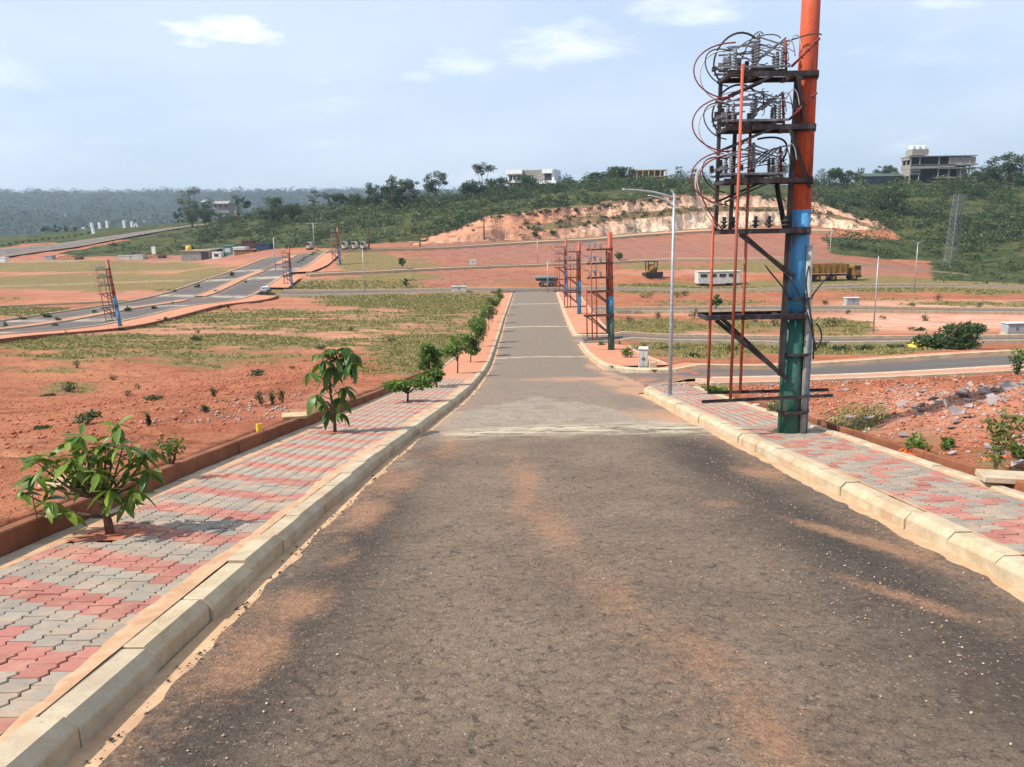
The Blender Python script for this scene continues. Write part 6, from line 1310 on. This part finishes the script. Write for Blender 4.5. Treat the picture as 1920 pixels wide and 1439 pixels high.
# boards and scraps
def board(px_, py_, L, w, t, rz, lab, mat, name, cat, tilt=.05, lift=0.):
    p = gz(hit(px_, py_)); o = MB().box((0, 0, t/2), (L, w, t), bev=min(.008, t*.3)).build(name, MT[mat], loc=(p[0], p[1], p[2]+.01+lift)); o.rotation_euler = (tilt, tilt*.6, rz); tag(o, lab, cat); return o
board(553, 791, .42, .28, .05, .3, 'pale weathered board lying on the red soil behind the brown wall', 'timber', 'board', 'board', .05, .02)
board(1895, 914, .62, .24, .06, -.15, 'pale cream slab lying on the edging by the tall weed', 'concrete', 'slab', 'slab', .06, .06)
board(1552, 768, .5, .09, .03, .3, 'short white plank lying on the soil left of the near pole', 'cabinet_white', 'plank', 'plank'); bpy.data.objects['plank'].location = V3(*(hit(1432, 762)+np.array([0, 0, .02])))
board(110, 912, .35, .3, .03, .5, 'pale yellow board half hidden behind the low bushy sapling', 'timber', 'board', 'board')
p = hit(487, 822); o = MB().lathe((0, 0, 0), [(.035, -.05), (.042, 0), (.042, .12), (.034, .12), (.034, .02)], 14).build('pipe_stub', MT['plastic_yellow'], loc=V3(*p)); tag(o, 'yellow plastic pipe stub sticking out of the earth behind the wall', 'pipe')
for px_, py_, sx_, lab in ((1905, 868, .35, 'orange cloth scrap lying behind the tall weed'), (1712, 853, .12, 'small orange plastic scrap by the spindly weeds')):
    p = hit(px_, py_); n = 9; u = np.linspace(-1, 1, n); X, Y = np.meshgrid(u*sx_, u*.16); Z = .05+.07*fbm(X*9+3, Y*9+1, 3)*(1-.5*(X/sx_)**2); i = np.arange(n-1)[:, None]*n+np.arange(n-1)[None, :]; f = np.stack([i, i+1, i+n+1, i+n], 2).reshape(-1, 4)
    o = mk('cloth_scrap', np.stack([X.ravel(), Y.ravel(), Z.ravel()-.05], 1), f, MT['orange_net'], loc=V3(*p), smooth=True); tag(o, lab, 'cloth')
o = bpy.data.objects.new('soil_mound', None); bpy.data.objects.remove(o)
# fine twig leaning at the wall by the low bushy sapling
p = hit(75, 1018, PAV); o = MB().tube([(0, 0, -.05), (-.01, .02, .22), (-.03, .03, .42)], [.006, .005, .004], 6).build('stick', MT['bark'], loc=V3(*p)); tag(o, 'thin brown stick standing against the brown wall by the bushy sapling', 'stick')
# earth in the planting pits
for i, t in enumerate(TREE_PITS):
    n = 9; u = np.linspace(-1, 1, n); X, Y = np.meshgrid(u*(.30 if i == 0 else .2), u*.2); Z = .02*fbm(X*14+i, Y*14, 3)+.012*np.exp(-(X**2+Y**2)/.02); k = np.arange(n-1)[:, None]*n+np.arange(n-1)[None, :]; f = np.stack([k, k+1, k+n+1, k+n], 2).reshape(-1, 4)
    sl_ = (float(P(t[1]+.2))-float(P(t[1]-.2)))/.4; mk('planting_pit', np.stack([X.ravel(), Y.ravel(), Z.ravel()-.012+sl_*Y.ravel()], 1), f, MT['clod'], loc=(t[0]-.04, t[1], t[2]), kind='structure', smooth=True)

# ---- haze: one closed box of thin even air round the place
def haze():
    m = MB().box((0, 1500, 70), (7000, 3600, 210)); o = m.build('haze', None, kind='stuff')
    t = bpy.data.materials.new('haze_air'); t.use_nodes = True; nt = t.node_tree
    for q in list(nt.nodes):
        if q.type != 'OUTPUT_MATERIAL': nt.nodes.remove(q)
    v = nt.nodes.new('ShaderNodeVolumePrincipled'); v.inputs['Color'].default_value = (.68, .82, .98, 1); v.inputs['Density'].default_value = .00025; v.inputs['Anisotropy'].default_value = .3
    nt.links.new(v.outputs[0], nt.nodes['Material Output'].inputs['Volume']); o.data.materials.append(t)
    tag(o, 'pale blue haze hanging over the far hills', 'haze')
haze()
